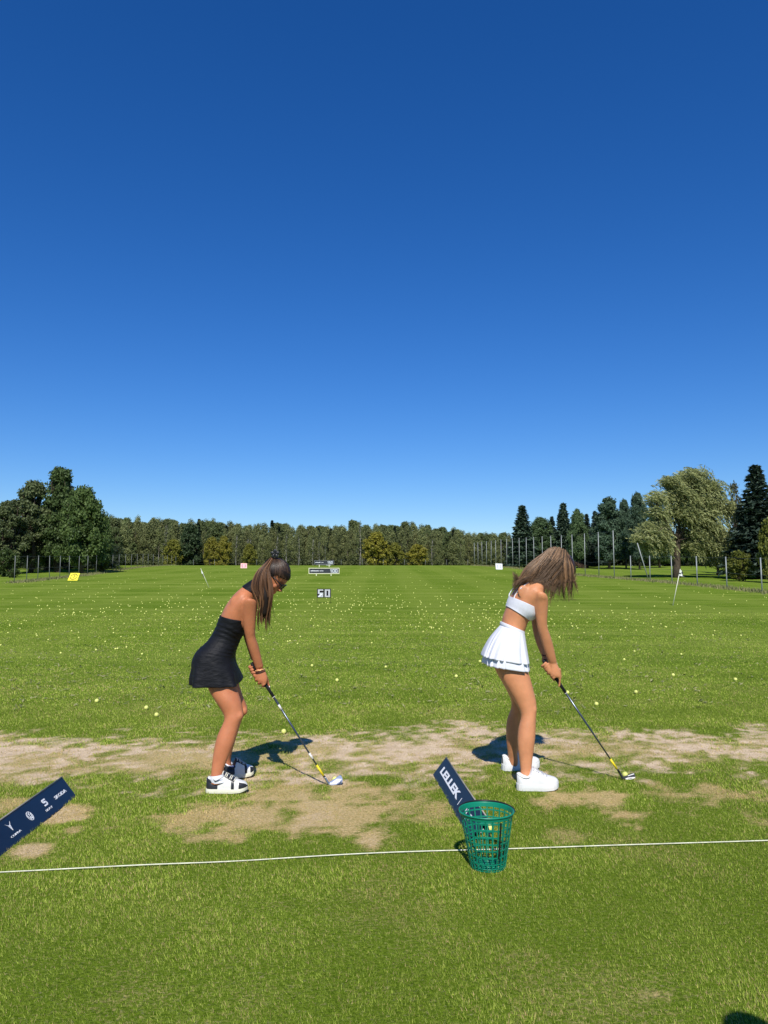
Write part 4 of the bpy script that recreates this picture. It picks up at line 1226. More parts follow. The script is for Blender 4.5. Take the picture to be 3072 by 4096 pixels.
def shoe(parent, heel, toe, wd, name, parts, sole_h, L_extra=0.0, laces=None, toe_open=None):
    """shoe on the ground from heel to toe. parts: function(s, q)->part name; materials dict"""
    h0 = np.array(heel); t0 = np.array(toe); d = nrmz((t0 - h0) * (1, 1, 0)); ln = np.linalg.norm((t0 - h0)[:2]); sd = np.array((-d[1], d[0], 0)); up = np.array((0, 0, 1.))
    base = h0.copy(); base[2] = min(h0[2], t0[2])
    root = link(name, bpy.data.meshes.new('sole'), parent)
    K, n = 28, 20
    ss = np.linspace(0, 1, K)
    hw = np.interp(ss, [0, .04, .12, .3, .5, .68, .84, .93, .98, 1], [.12, .30, .38, .38, .40, .47, .45, .34, .20, .06]) * wd * 1.06
    rise = np.interp(ss, [0, .6, .85, 1], [0, 0, .006, .018])
    mb = MB(); v = []; prof = [(-1, 0.0), (-1.03, .5), (-1, 1), (1, 1), (1.03, .5), (1, 0)]
    for i, s in enumerate(ss):
        for (a, b) in prof: v.append(base + d * s * ln + sd * a * hw[i] + up * (rise[i] * (1 - b * .45) + b * sole_h))
    m_ = len(prof); f = []
    for i in range(K - 1):
        for k in range(m_):
            l = (k + 1) % m_; f.append((i * m_ + k, i * m_ + l, (i + 1) * m_ + l, (i + 1) * m_ + k))
    f.append(tuple(range(m_))); f.append(tuple((K - 1) * m_ + k for k in range(m_))[::-1])
    off = world_loc(parent)
    me = root.data; me.from_pydata((np.array(mb.add(v, f).v) - off).tolist(), [], mb.f); me.materials.append(parts['mats']['sole']); me.update()
    # upper
    top = np.interp(ss, [0, .05, .14, .25, .31, .36, .45, .58, .72, .86, .95, 1], [.060, .074, .060, .050, .058, .106, .096, .074, .054, .041, .030, .010])
    uh = hw * .96
    grid = np.zeros((K, n + 1, 3))
    for i, s in enumerate(ss):
        for k in range(n + 1):
            t = math.pi * k / n
            ca, sa = math.cos(t), math.sin(t)
            x = np.sign(ca) * abs(ca) ** .62 * uh[i]; z = abs(sa) ** .72 * top[i]
            x *= 1 - .25 * (z / max(top[i], .01)) ** 2 * (s < .5)
            grid[i, k] = base + d * (s * ln * .985 + .003) + sd * x + up * (sole_h * .96 + rise[i] * .55 + z)
    groups = {}
    for i in range(K - 1):
        for k in range(n):
            s = (ss[i] + ss[i + 1]) / 2; q = (k + .5) / n
            groups.setdefault(parts['fn'](s, 1 - abs(2 * q - 1)), []).append((i, k))
    for nm, cells in groups.items():
        out = .0013 if nm in ('toe_cap', 'heel_panel', 'eyestay') else 0
        mb = MB(); ids = {}
        def vid(i, k):
            if (i, k) not in ids:
                p = grid[i, k].copy(); ctr = base + d * ss[i] * ln + up * (sole_h + .02)
                ids[(i, k)] = len(mb.v); mb.v.append(tuple(p + nrmz(p - ctr) * out))
            return ids[(i, k)]
        for (i, k) in cells: mb.f.append([vid(i, k), vid(i + 1, k), vid(i + 1, k + 1), vid(i, k + 1)])
        build(nm, mb, parts['mats'][nm], root, fix=True)
    # padded collar round the ankle
    ca_ = base + d * ln * .205 + up * (sole_h + .047)
    t = np.arange(26) / 26 * 2 * np.pi
    build('collar_pad', MB().tube([ca_ + d * (.047 * math.cos(q)) * (ln / .27) + sd * .036 * math.sin(q) + up * (.018 * abs(math.cos(q)) ** 2 - .004) for q in t], .0065, 7, closed=True), parts['mats'].get('heel_panel'), root)
    if laces:
        for j in range(6):
            s = .44 + .055 * j; i = int(s * (K - 1))
            pts = [grid[i, k] + up * .004 for k in range(6, n - 5)]
            pts[0] = pts[0] + d * .008; pts[-1] = pts[-1] - d * .004
            build('lace', MB().tube(pts, .0036, 5), laces, root)
    return root

mwhite_f = mat('white_knit', (.70, .71, .76), rough=.8, spec=.15, var=.03, scale=40, bump=.12, bscale=220)
mblack_f = mat('black_jersey', (.007, .0075, .010), rough=.62, spec=.22, var=.25, scale=10, bump=.6, bscale=22, stretch=(1, 1, 2.2))
mcream_s = mat('cream_rubber', (.74, .72, .56), rough=.6, var=.05, scale=25)
mwl = mat('white_leather', (.72, .71, .66), rough=.45, spec=.35, var=.04, scale=30)
mbl = mat('black_leather', (.022, .023, .028), rough=.4, spec=.4, var=.15, scale=25)
mwl2 = mat('bright_leather', (.70, .70, .685), rough=.5, spec=.35, var=.03, scale=30)
msock = mat('white_sock', (.82, .82, .86), rough=.85, bump=.2, bscale=300)
mlace = mat('cream_lace', (.72, .70, .58), rough=.8)
mlace2 = mat('white_lace', (.46, .46, .48), rough=.8)

def smooth_body(mb, it=14):
    o = remesh(mb, 'tmp', mskin1, (0, 0, 0), .006, it)
    me = o.data; co = np.empty(len(me.vertices) * 3); me.vertices.foreach_get('co', co)
    m2 = MB().add(co.reshape(-1, 3), [tuple(p.vertices) for p in me.polygons])
    bpy.data.objects.remove(o); bpy.data.meshes.remove(me)
    return m2
def person_root(mb, m, origin, label, vox=.0048):
    o = remesh(mb, 'person', m, origin, vox, 4)
    return tag(o, label, 'person')

# ============ golfer in black
C1 = cropper(700, 2150, 2.0107); H1 = cropper(900, 2170, 4.74); W1h = cropper(950, 2620, 8.295)
gn = G(900, 3179); gfp = G(965, 3108)
YN, YF = gn[1], gfp[1]; YC = (YN + YF) / 2
YH = YC + .02
mb = MB()
T = [((240, 1150), (480, 1160), YC, .145), ((178, 1000), (482, 1050), YC, .165), ((185, 930), (470, 975), YC, .165), ((215, 890), (474, 935), YC, .158), ((262, 843), (487, 897), YC, .138), ((306, 783), (506, 850), YC, .116),
     ((336, 722), (528, 803), YC, .119), ((358, 665), (568, 760), YC, .130), ((378, 612), (600, 700), YC, .142), ((415, 540), (618, 635), YC, .155), ((468, 468), (638, 560), YC, .162), ((520, 418), (652, 495), YC, .145), ((566, 385), (668, 450), YC, .09), ((615, 356), (700, 425), YC, .056), ((670, 330), (752, 400), YC, .05), ((725, 305), (800, 372), YC, .05)]
loft(mb, secs(C1, T, .985), 28, 4)
def lerpY(rows, y0, y1):
    n = len(rows); return [(l, r, y0 + (y1 - y0) * i / (n - 1), w) for i, (l, r, w) in enumerate(rows)]
legN = [((245, 1090), (480, 1100), .078), ((268, 1215), (500, 1215), .078), ((322, 1310), (530, 1310), .076), ((378, 1400), (549, 1395), .061), ((398, 1448), (546, 1440), .056), ((383, 1500), (522, 1500), .051), ((345, 1580), (497, 1580), .054), ((322, 1660), (474, 1660), .053), ((306, 1750), (440, 1745), .045), ((296, 1830), (405, 1830), .037), ((290, 1900), (385, 1900), .033), ((285, 1985), (385, 1985), .034)]
loft(mb, secs(C1, lerpY(legN, YC - .078, YN + .035)), 20, 4)
legF = [((270, 1090), (500, 1090), .085), ((310, 1200), (518, 1190), .085), ((350, 1290), (548, 1280), .075), ((415, 1370), (580, 1362), .060), ((432, 1412), (572, 1410), .055), ((425, 1470), (540, 1465), .05), ((395, 1550), (512, 1550), .053), ((378, 1630), (487, 1630), .052), ((372, 1710), (464, 1710), .043), ((378, 1780), (450, 1780), .035), ((385, 1830), (455, 1830), .032), ((385, 1890), (460, 1890), .033)]
loft(mb, secs(C1, lerpY(legF, YC + .085, YF + .03)), 20, 4)
armN = [((588, 486), (622, 494), .018), ((562, 498), (644, 502), .040), ((547, 532), (658, 528), .050), ((541, 600), (657, 592), .047), ((546, 680), (651, 680), .042), ((556, 755), (646, 752), .039), ((569, 815), (650, 805), .037), ((585, 880), (670, 862), .037), ((605, 940), (686, 925), .033), ((628, 1005), (702, 988), .027), ((648, 1062), (716, 1045), .023)]
loft(mb, secs(C1, lerpY(armN, YC - .165, YH - .022)), 18, 4)
armF = [((575, 455), (650, 470), .040), ((552, 540), (655, 530), .046), ((550, 640), (640, 640), .043), ((548, 730), (630, 730), .038), ((552, 800), (632, 800), .036), ((576, 880), (650, 870), .033), ((596, 940), (660, 930), .028), ((612, 990), (668, 980), .023)]
loft(mb, secs(C1, lerpY(armF, YC + .165, YH + .03)), 18, 4)
mb.ell(C1(505, 540, YC - .128), (.050, .016, .065), (nrmz((.8, 0, .5)), np.array((0, 1., 0)), nrmz((-.5, 0, .8))))
mb.ell(C1(520, 1432, (YC + YN) / 2 - .02), (.026, .03, .032)); mb.ell(C1(560, 1395, (YC + YF) / 2), (.022, .03, .03))
mb = smooth_body(mb, 11)
# hands
pal = [((615, 500), (885, 465), YH - .024, .022), ((600, 620), (955, 600), YH - .026, .021), ((598, 740), (995, 740), YH - .027, .019), ((640, 845), (992, 850), YH - .027, .017), ((760, 950), (965, 950), YH - .024, .013)]
loft(mb, secs(W1h, pal), 16, 3)
for (kx, ky) in ((600, 690), (625, 800), (720, 900), (850, 985)):
    finger(mb, [W1h(kx + 60, ky - 30, YH - .030), W1h(kx - 10, ky + 20, YH - .028), W1h(kx - 20, ky + 55, YH - .004), W1h(kx + 40, ky + 60, YH + .018), W1h(kx + 120, ky + 10, YH + .022)])
finger(mb, [W1h(940, 700, YH - .02), W1h(995, 850, YH - .004), W1h(1020, 960, YH + .004), W1h(1050, 1040, YH + .004)], .011, .0085)
palf = [((520, 200), (640, 210), YH + .030, .02), ((480, 320), (690, 340), YH + .030, .02), ((500, 440), (760, 460), YH + .030, .018), ((580, 560), (760, 580), YH + .028, .015)]
loft(mb, secs(W1h, palf), 14, 3)
for (gx_, gy_) in ((440, 390), (478, 480), (522, 570), (585, 655)):
    finger(mb, [W1h(gx_ + 90, gy_ - 60, YH + .028), W1h(gx_ - 35, gy_ - 15, YH + .018), W1h(gx_ - 52, gy_ + 15, YH - .006), W1h(gx_ - 20, gy_ + 25, YH - .024), W1h(gx_ + 45, gy_ + 5, YH - .028)], .0092, .0075)
finger(mb, [W1h(640, 400, YH + .03), W1h(720, 560, YH + .01), W1h(780, 700, YH)], .0105, .009)
hc1 = H1(914, 636, YC); fw1 = nrmz((.656, 0, -.755)); up1 = nrmz((.755, 0, .656))
head(mb, hc1, up1, fw1)
w1 = person_root(mb, mskin1, (gn + gfp) / 2, 'woman in a short black halter dress bending over a golf club, dark ponytail')
bvh1 = BVHTree.FromObject(w1, bpy.context.evaluated_depsgraph_get())

# dress
Drows = [((138, 1156), (530, 1160), YC, .192), ((140, 1100), (516, 1110), YC, .190), ((149, 1045), (503, 1068), YC, .187), ((152, 990), (487, 1022), YC, .183), ((172, 930), (477, 972), YC, .178), ((205, 888), (481, 935), YC, .168), ((254, 843), (493, 897), YC, .148), ((299, 783), (513, 850), YC, .125), ((329, 724), (534, 805), YC, .127), ((351, 668), (572, 760), YC, .137), ((369, 622), (603, 672), YC, .149)]
def dmod(t, th):
    k = max(0, 1 - t * 2.4)
    f = 1 + k ** 1.4 * (.055 * np.sin(th * 5 - 1.5) + .035 * np.sin(th * 9 + 1.07))
    g = math.exp(-((t - .82) / .13) ** 2) * .017 + math.exp(-((t - .55) / .12) ** 2) * .010
    return f + g * np.sin(t * 95 + 2.2 * np.cos(th * 2)) + .004 * np.sin(th * 5 + t * 30)
dsec = secs(C1, Drows, 1.012)
for i, dz in ((0, .016), (1, .010), (2, .004)): dsec[i] = (dsec[i][0], dsec[i][1], dsec[i][2] + np.array((0, 0, dz)))
mbd = MB(); loft(mbd, dsec, 72, 8, cap=False, mod=dmod, pw=lambda t: .62 + .38 * min(1, t * 1.3))
dress = build('dress', mbd, mblack_f, w1)
sm = dress.modifiers.new('thickness', 'SOLIDIFY'); sm.thickness = .003; sm.offset = -1
Q = loft_rings(secs(C1, Drows, 1.016), 8); 
# princess seam down the side of the dress
sp = []
for q in Q[10:60]:
    th = R(-97); k = .5
    sp.append(q[:3] + q[3:6] * (-.18) - np.abs(q[6:9]) * .985)
build('seam', MB().tube(sp, .0011, 5), mblack_f, dress)
mbh = MB(); loft(mbh, secs(C1, [((548, 392), (672, 462), YC, .098), ((575, 372), (690, 440), YC, .078), ((608, 350), (712, 422), YC, .065), ((640, 332), (735, 405), YC, .060)], 1.06), 28, 3, cap=False)
build('halter_band', mbh, mblack_f, dress).modifiers.new('t', 'SOLIDIFY').thickness = .003

# shoes and socks
sn = {'sole': mcream_s, 'toe_cap': mbl, 'heel_panel': mbl, 'side_panel': mwl, 'eyestay': mbl, 'vamp': mwl, 'collar': msock}
def fn1(s, q):
    if s > .80 and q < .62: return 'toe_cap'
    if s > .72: return 'vamp' if q > .35 or s < .8 else 'toe_cap'
    if s < .10 and q > .55: return 'collar'
    if s < .30: return 'collar' if (q > .72) else 'heel_panel'
    if q > .52 and s < .72: return 'eyestay'
    if s > .62: return 'eyestay'
    return 'side_panel'
P1 = {'mats': sn, 'fn': fn1}
def gy_at(Y, px): return np.array((X_at(px, Y), Y, 0.0))
def cx1(cx): return 700 + cx / 2.0107
hN = G(700 + 240 / 2.0107, 2150 + 2062 / 2.0107); tN = G(700 + 574 / 2.0107, 2150 + 2066 / 2.0107)
shoe(w1, hN + (0, .035, .004), tN + (0, .045, .004), .105, 'shoe', P1, .027, laces=mlace)
hF = G(700 + 385 / 2.0107, 2150 + 1950 / 2.0107); tF = G(700 + 626 / 2.0107, 2150 + 1922 / 2.0107)
shoe(w1, hF + (0, .03, .004), tF + (0, .035, .004), .105, 'shoe', P1, .027, laces=mlace)
for rows, Y in (((((285, 1915), (390, 1900), .036), ((284, 1945), (396, 1928), .035), ((292, 1978), (412, 1962), .031)), YN), ((((388, 1828), (458, 1800), .035), ((386, 1860), (470, 1838), .034), ((394, 1890), (490, 1872), .030)), YF)):
    mbs = MB(); loft(mbs, secs(C1, [(l, r, Y + .033, w) for l, r, w in rows]), 20, 3, cap=False)
    sk = build('sock', mbs, msock, w1)
    if Y == YN:
        mb = MB()
        sp2 = [(340, 1955), (352, 1968), (368, 1966), (395, 1950), (416, 1937)]
        pts2 = [C1(x - 32, y - 9, Y - .006) for x, y in sp2]
        mb.tube(pts2, [.001, .003, .0028, .0018, .0008], 5); build('curved_mark', mb, mbl, sk)

# ponytail hair
def ellipse_shell(c, up, fw, k, seed, n, K, gather, rootfn):
    pass
sd1 = np.cross(up1, fw1)
mb = MB()
rows = [(-.03, -.100, .030, .073), (-.005, -.107, .040, .079), (.025, -.112, .062, .083), (.055, -.110, .092, .082), (.085, -.094, .086, .070), (.108, -.06, .052, .046), (.121, -.03, .02, .02)]
loft(mb, [(hc1 + up1 * u + fw1 * (a + b) / 2, fw1 * (b - a) / 2, sd1 * w) for (u, a, b, w) in rows], 28, 4)
mhair_core1 = mat('dark_hair', (.012, .007, .005), rough=.6, spec=.25)
hair1 = build('hair', mb, mhair_core1, w1, fix=True)
gat = H1(905, 292, YC - .012)
r = np.random.default_rng(91)
# scalp strands pulled to the gather point
Sx = []; Cx = []
for i in range(3200):
    a = r.uniform(-2.6, 2.6); v = r.uniform(-.2, 1)
    # root along hairline: front/top to side
    d = nrmz(fw1 * math.cos(a) * 1.0 + sd1 * math.sin(a) + up1 * r.uniform(-.25, 1.0))
    def surf(dv, ex=.0):
        return hc1 + up1 * .012 + fw1 * (-.006) + (fw1 * np.dot(dv, fw1) * .103 + sd1 * np.dot(dv, sd1) * .084 + up1 * np.dot(dv, up1) * .112) * (1 + ex)
    gd = nrmz(gat - hc1)
    if np.dot(d, gd) > .96 or np.dot(d, up1) < -.12 + .55 * max(0, np.dot(d, fw1)): continue
    pts = []
    for t in np.linspace(0, 1, 10):
        dv = nrmz(d * (1 - t) + gd * t); pts.append(surf(dv, .050 + .020 * math.sin(i * 1.7) ** 2 * math.sin(math.pi * t)))
    Sx.append(pts); t = r.random() ** 3
    Cx.append(np.array((.010, .006, .004)) * (1 - t) + np.array((.13, .07, .04)) * t)
Sx = np.array(Sx); strands_mesh('scalp_strands', Sx, np.full(Sx.shape[:2], .0013), np.array(Cx), mhair, hair1)
cl = [(900, 280, -.012, 30, .02), (835, 380, -.05, 55, .03), (735, 520, -.085, 115, .032), (700, 680, -.105, 170, .035), (698, 850, -.118, 205, .036), (730, 1020, -.126, 180, .034), (742, 1200, -.118, 142, .032), (728, 1380, -.108, 122, .03), (728, 1540, -.105, 110, .025), (750, 1720, -.102, 100, .02)]
cl_f = catmull(np.array(cl, float), 4)
mb = MB(); loft(mb, [(H1(x, y, YC + dy), H1(x + w * .6, y, YC + dy) - H1(x, y, YC + dy), np.array((0, d * .55, 0))) for (x, y, dy, w, d) in cl[:-2]], 18, 3)
build('ponytail', mb, mhair_core1, hair1, fix=True)
Sx, Rx, Cx = [], [], []
K = 22
locks = [(r.uniform(-1, 1), r.uniform(-.8, .8), r.uniform(.70, 1.0) if r.random() < .7 else r.uniform(.55, .75), r.uniform(.03, .14), r.uniform(0, 6.28), r.uniform(5, 9), r.normal() * 26, r.random()) for _ in range(46)]
for i in range(2100):
    a, b = r.uniform(-1, 1), r.uniform(-1, 1)
    if a * a + b * b > 1: continue
    lk = locks[int(np.argmin([(l[0] - a) ** 2 + .4 * (l[1] - b) ** 2 + .02 * r.random() for l in locks]))]
    end = lk[2] * r.uniform(.88, 1.0)
    cc = resample(cl_f, 80)[: int(80 * end)]; cc = resample(cc, K)
    ph = lk[4]; fl = lk[6] + r.normal() * 6
    t = np.linspace(0, 1, K)
    ax = np.clip(a * (1 - t ** 1.6) + (lk[0] + .12 * r.normal() * (1 - t)) * t ** 1.6 + lk[3] * np.sin(t * lk[5] + ph) * t, -1.2, 1.2)
    pts = [H1(cc[k, 0] + cc[k, 3] * ax[k] + fl * t[k] ** 3, cc[k, 1] + 10 * math.sin(ph) * t[k], YC + cc[k, 2] + cc[k, 4] * (b * (.9 + .2 * math.sin(t[k] * 6 + ph)))) for k in range(K)]
    Sx.append(pts); Rx.append(np.linspace(.0019, .0005, K))
    s = (.7 * lk[7] + .3 * r.random()) ** 1.7 * (.55 + .45 * (a < .2))
    Cx.append(np.array((.020, .009, .005)) * (1 - s) + np.array((.36, .185, .09)) * s)
for i in range(46):       # loose ends flying off
    x0, y0 = r.uniform(650, 900), r.uniform(900, 1400); dx = r.uniform(-40, 190) if x0 > 780 else r.uniform(-60, 60); ln = r.uniform(180, 340)
    pts = [H1(x0 + dx * t ** 1.7, y0 + ln * t, YC - .11) for t in np.linspace(0, 1, K)]
    Sx.append(pts); Rx.append(np.linspace(.0014, .0004, K)); Cx.append(np.array((.02, .011, .007)))
strands_mesh('loose_strands', np.array(Sx), np.array(Rx), np.array(Cx), mhair, hair1)
# flower clip
cc = H1(948, 215, YC - .04); clip = build('hair_clip', MB().ell(cc + (0, -.012, 0), (.0062, .006, .0062)), mblackp, w1)
for k in range(5):
    a = R(90 + 72 * k); e = np.array((math.cos(a), 0, math.sin(a))); s = np.array((-math.sin(a), 0, math.cos(a)))
    build('petal', MB().ell(cc + e * .0175 + (0, -.004, 0), (.0155, .0118, .005), (e, s, nrmz(np.array((0, -1., 0)) + e * .35))), mblackp, clip)
build('clip_jaw', MB().box(cc + (0, .03, -.01), (.03, .05, .012)), mblackp, clip)
# sunglasses
eye = hc1 + up1 * .002
sg = MB()
for s in (-1, 1):
    ct = eye + fw1 * .106 + sd1 * s * .034
    t = np.arange(18) / 18 * 2 * np.pi
    sg.tube([ct + sd1 * .030 * np.sign(math.cos(q)) * abs(math.cos(q)) ** .7 + up1 * .021 * np.sign(math.sin(q)) * abs(math.sin(q)) ** .7 - fw1 * .012 * abs(math.cos(q)) * (s * math.cos(q) > 0) for q in t], .0036, 6, closed=True)
    sg.tube([eye + fw1 * .098 + sd1 * s * .066 + up1 * .008, eye + fw1 * .05 + sd1 * s * .079 + up1 * .006, eye - fw1 * .012 + sd1 * s * .081 + up1 * .003], [.0048, .004, .003], 6)
sg.tube([eye + fw1 * .109 - sd1 * .006, eye + fw1 * .112, eye + fw1 * .109 + sd1 * .006], .003, 6)
gl = build('sunglasses', sg, mblackp, w1)
mlens = mat('dark_lens', (.01, .01, .012), rough=.08, spec=.8)
for s in (-1, 1):
    build('lens', MB().ell(eye + fw1 * .104 + sd1 * s * .035 - fw1 * .003, (.028, .004, .0195), (sd1, fw1, up1)), mlens, gl)
# bracelets
mgold = mat('gold_band', (.85, .52, .22), rough=.35, spec=.6, metal=.3); mbead = mat('dark_bead', (.05, .02, .015), rough=.4)
def bracelet(cr, l, r_, Y, w, dz, m, rad, person):
    c, u, v = S(cr, l, r_, Y, w)
    t = np.arange(28) / 28 * 2 * np.pi
    ax = nrmz(np.cross(u, v))
    build('bracelet', MB().tube([c + u * math.cos(q) + v * math.sin(q) for q in t], rad, 6, closed=True), m, person)
bracelet(W1h, (590, 525), (905, 462), YH - .024, .030, 0, mgold, .0030, w1)
bracelet(W1h, (595, 590), (920, 525), YH - .024, .030, 0, mbead, .0032, w1)
build('nail', MB().ell(W1h(1062, 1052, YH - .002), (.0045, .004, .006)), mnail, w1)

# ============ golfer in white
C2 = cropper(1850, 2150, 2.0107); W2h = cropper(2120, 2580, 8.295)
gn2 = G(2150, 3166); gf2 = G(2085, 3085)
ZN, ZF = gn2[1], gf2[1]; ZC = (ZN + ZF) / 2; ZH = ZC + .02
mb = MB()
T2 = [((235, 1000), (495, 1040), ZC, .14), ((205, 930), (508, 960), ZC, .162), ((222, 860), (506, 900), ZC, .16), ((262, 790), (498, 840), ZC, .146), ((308, 705), (496, 772), ZC, .117), ((322, 640), (512, 725), ZC, .110), ((345, 575), (530, 675), ZC, .117), ((362, 515), (578, 632), ZC, .132), ((385, 465), (603, 575), ZC, .143), ((425, 412), (628, 522), ZC, .155), ((480, 368), (650, 462), ZC, .155), ((535, 342), (662, 420), ZC, .13), ((590, 318), (685, 385), ZC, .08), ((640, 285), (718, 350), ZC, .052), ((690, 255), (765, 318), ZC, .05)]
loft(mb, secs(C2, T2, .985), 28, 4)
legN2 = [((250, 960), (505, 965), .085), ((275, 1060), (525, 1060), .087), ((318, 1150), (548, 1140), .082), ((372, 1240), (572, 1230), .074), ((425, 1330), (593, 1320), .064), ((462, 1405), (596, 1390), .057), ((468, 1455), (591, 1450), .053), ((450, 1530), (589, 1530), .055), ((441, 1620), (584, 1620), .055), ((447, 1710), (573, 1710), .047), ((458, 1800), (562, 1800), .038), ((466, 1870), (555, 1870), .033), ((464, 1915), (552, 1912), .034), ((470, 1945), (550, 1940), .030), ((480, 1985), (548, 1980), .020)]
loft(mb, secs(C2, lerpY(legN2, ZC - .078, ZN + .035)), 20, 4)
legF2 = [((235, 950), (480, 950), .085), ((262, 1060), (480, 1060), .085), ((315, 1160), (500, 1160), .08), ((365, 1250), (520, 1250), .07), ((392, 1320), (520, 1320), .06), ((388, 1380), (500, 1390), .055), ((362, 1450), (482, 1450), .053), ((350, 1540), (475, 1540), .054), ((353, 1640), (462, 1640), .05), ((362, 1720), (445, 1720), .04), ((366, 1775), (445, 1775), .034), ((365, 1840), (450, 1840), .034)]
loft(mb, secs(C2, lerpY(legF2, ZC + .085, ZF + .025)), 20, 4)
armN2 = [((608, 430), (645, 438), .018), ((588, 446), (670, 452), .040), ((578, 482), (686, 480), .050), ((574, 520), (690, 512), .048), ((583, 600), (685, 598), .043), ((592, 680), (681, 680), .040), ((604, 745), (688, 735), .038), ((622, 805), (708, 790), .038), ((640, 865), (726, 850), .035), ((662, 930), (742, 915), .030), ((684, 985), (753, 968), .025), ((697, 1020), (762, 1008), .024)]
loft(mb, secs(C2, lerpY(armN2, ZC - .16, ZH - .024)), 18, 4)
armF2 = [((600, 405), (668, 425), .040), ((560, 520), (660, 512), .046), ((552, 620), (640, 620), .042), ((558, 700), (638, 700), .038), ((572, 780), (648, 775), .036), ((592, 850), (664, 845), .034), ((616, 910), (680, 905), .029), ((636, 955), (692, 950), .024), ((645, 985), (698, 985), .023)]
loft(mb, secs(C2, lerpY(armF2, ZC + .16, ZH + .030)), 18, 4)
mb.ell(C2(505, 450, ZC - .122), (.050, .015, .065), (nrmz((.8, 0, .5)), np.array((0, 1., 0)), nrmz((-.5, 0, .8))))
mb.ell(C2(568, 1385, (ZC + ZN) / 2 - .02), (.026, .03, .034)); 
mb = smooth_body(mb, 11)
pal = [((600, 600), (880, 585), ZH - .024, .022), ((650, 740), (950, 720), ZH - .026, .022), ((650, 880), (1005, 880), ZH - .028, .020), ((690, 1000), (1028, 1010), ZH - .028, .018), ((820, 1085), (1028, 1085), ZH - .024, .014)]
loft(mb, secs(W2h, pal), 16, 3)
for (kx, ky) in ((690, 930), (715, 1010), (780, 1085)):
    finger(mb, [W2h(kx + 60, ky - 50, ZH - .032), W2h(kx + 5, ky + 10, ZH - .030), W2h(kx - 5, ky + 60, ZH - .004), W2h(kx + 45, ky + 70, ZH + .018), W2h(kx + 130, ky + 20, ZH + .022)], .0094, .0075)
finger(mb, [W2h(960, 1010, ZH - .028), W2h(985, 1110, ZH - .026), W2h(985, 1240, ZH - .018), W2h(965, 1370, ZH - .014)], .0092, .0074)
finger(mb, [W2h(980, 780, ZH - .01), W2h(1000, 950, ZH + .005), W2h(1010, 1090, ZH + .012)], .0105, .009)
palf = [((400, 380), (560, 400), ZH + .030, .021), ((390, 520), (600, 540), ZH + .032, .021), ((450, 660), (700, 680), ZH + .032, .02), ((560, 800), (740, 820), ZH + .028, .016)]
loft(mb, secs(W2h, palf), 14, 3)
for (x0, y0, x1, y1) in ((405, 695, 530, 580), (488, 760, 590, 635), (535, 840, 640, 700), (600, 940, 655, 770)):
    finger(mb, [W2h(x0 + 60, y0 - 40, ZH + .024), W2h(x0 - 8, y0 + 4, ZH + .008), W2h(x0, y0, ZH - .018), W2h((x0 + x1) / 2, (y0 + y1) / 2, ZH - .030), W2h(x1, y1, ZH - .030)], .0094, .0078)
fw2 = nrmz((.66, 0, -.75)); up2 = nrmz((.75, 0, .66)); hc2 = C2(768, 246, ZC)
head(mb, hc2, up2, fw2)
w2 = person_root(mb, mskin2, (gn2 + gf2) / 2, 'woman in white crop top and pleated white skirt bending over a golf club')
dg = bpy.context.evaluated_depsgraph_get()
# top
Brows = [((351, 552), (535, 672), ZC, .121), ((356, 532), (566, 660), ZC, .129), ((362, 512), (588, 636), ZC, .138), ((370, 492), (596, 600), ZC, .144), ((378, 474), (598, 572), ZC, .147)]
def bmod(t, th):
    return 1.0 + .010 * np.exp(-((th - 5.6) / .5) ** 2) * math.sin(math.pi * t) + .012 * math.exp(-(t / .06) ** 2)
mbb = MB(); loft(mbb, secs(C2, Brows, 1.022), 48, 6, cap=False, mod=bmod)
top = build('crop_top', mbb, mwhite_f, w2); top.modifiers.new('t', 'SOLIDIFY').thickness = .004
bv2 = BVHTree.FromObject(w2, dg); off2 = world_loc(w2)
def on_body(px, py, out=.003):
    d = ray(px, py); hit = bv2.ray_cast(Vector(CAMP - off2), Vector(d).normalized())
    if hit[0] is None: return P(px, py, ZC)
    return np.array(hit[0]) + off2 - nrmz(d) * out
sp = [on_body(1850 + x / 2.0107, 2150 + y / 2.0107) for x, y in ((414, 492), (420, 470), (440, 440), (470, 408), (500, 384), (530, 364))]
build('strap', MB().tube(catmull(sp, 3), .0042, 6), mwhite_f, top)
sp = [p + (-.01, .15 + .02 * i / 6, .012) for i, p in enumerate(sp)]
build('strap', MB().tube(catmull(sp, 3), .0042, 6), mwhite_f, top)
build('mole', MB().ell(on_body(1850 + 464 / 2.0107, 2150 + 478 / 2.0107, .0005), (.0022,) * 3, n=6, m=4), mbl, w2)
# skirt: waistband and two pleated layers
def pleat(a0, ph, n):
    def f(t, th):
        k = 1 - t
        x0 = th * n / (2 * np.pi) + ph + .35 * np.sin(th * 3 + ph) + .2 * np.sin(th * 7)
        x = x0 % 1.0; amp = .45 + 1.1 * ((np.floor(x0) * .618 + ph) % 1.0)
        saw = np.where(x < .8, x / .8, (1 - x) / .2)
        return 1 + (saw - .5) * a0 * amp * k ** .8 + .018 * k * np.sin(th * 5 + ph)
    return f
W_ = [((306, 708), (498, 778), ZC, .124), ((303, 693), (497, 766), ZC, .123), ((309, 674), (496, 756), ZC, .120)]
Up = [((158, 950), (524, 1008), ZC, .205), ((180, 890), (516, 940), ZC, .195), ((218, 815), (508, 875), ZC, .178), ((262, 755), (502, 815), ZC, .150), ((304, 706), (498, 774), ZC, .125)]
Lo = [((170, 1014), (531, 1066), ZC, .206), ((186, 930), (520, 975), ZC, .196), ((262, 770), (500, 830), ZC, .145)]
mb = MB(); loft(mb, secs(C2, Up, 1.0), 168, 7, cap=False, mod=pleat(.095, .2, 17), pw=lambda t: .75 + .25 * t)
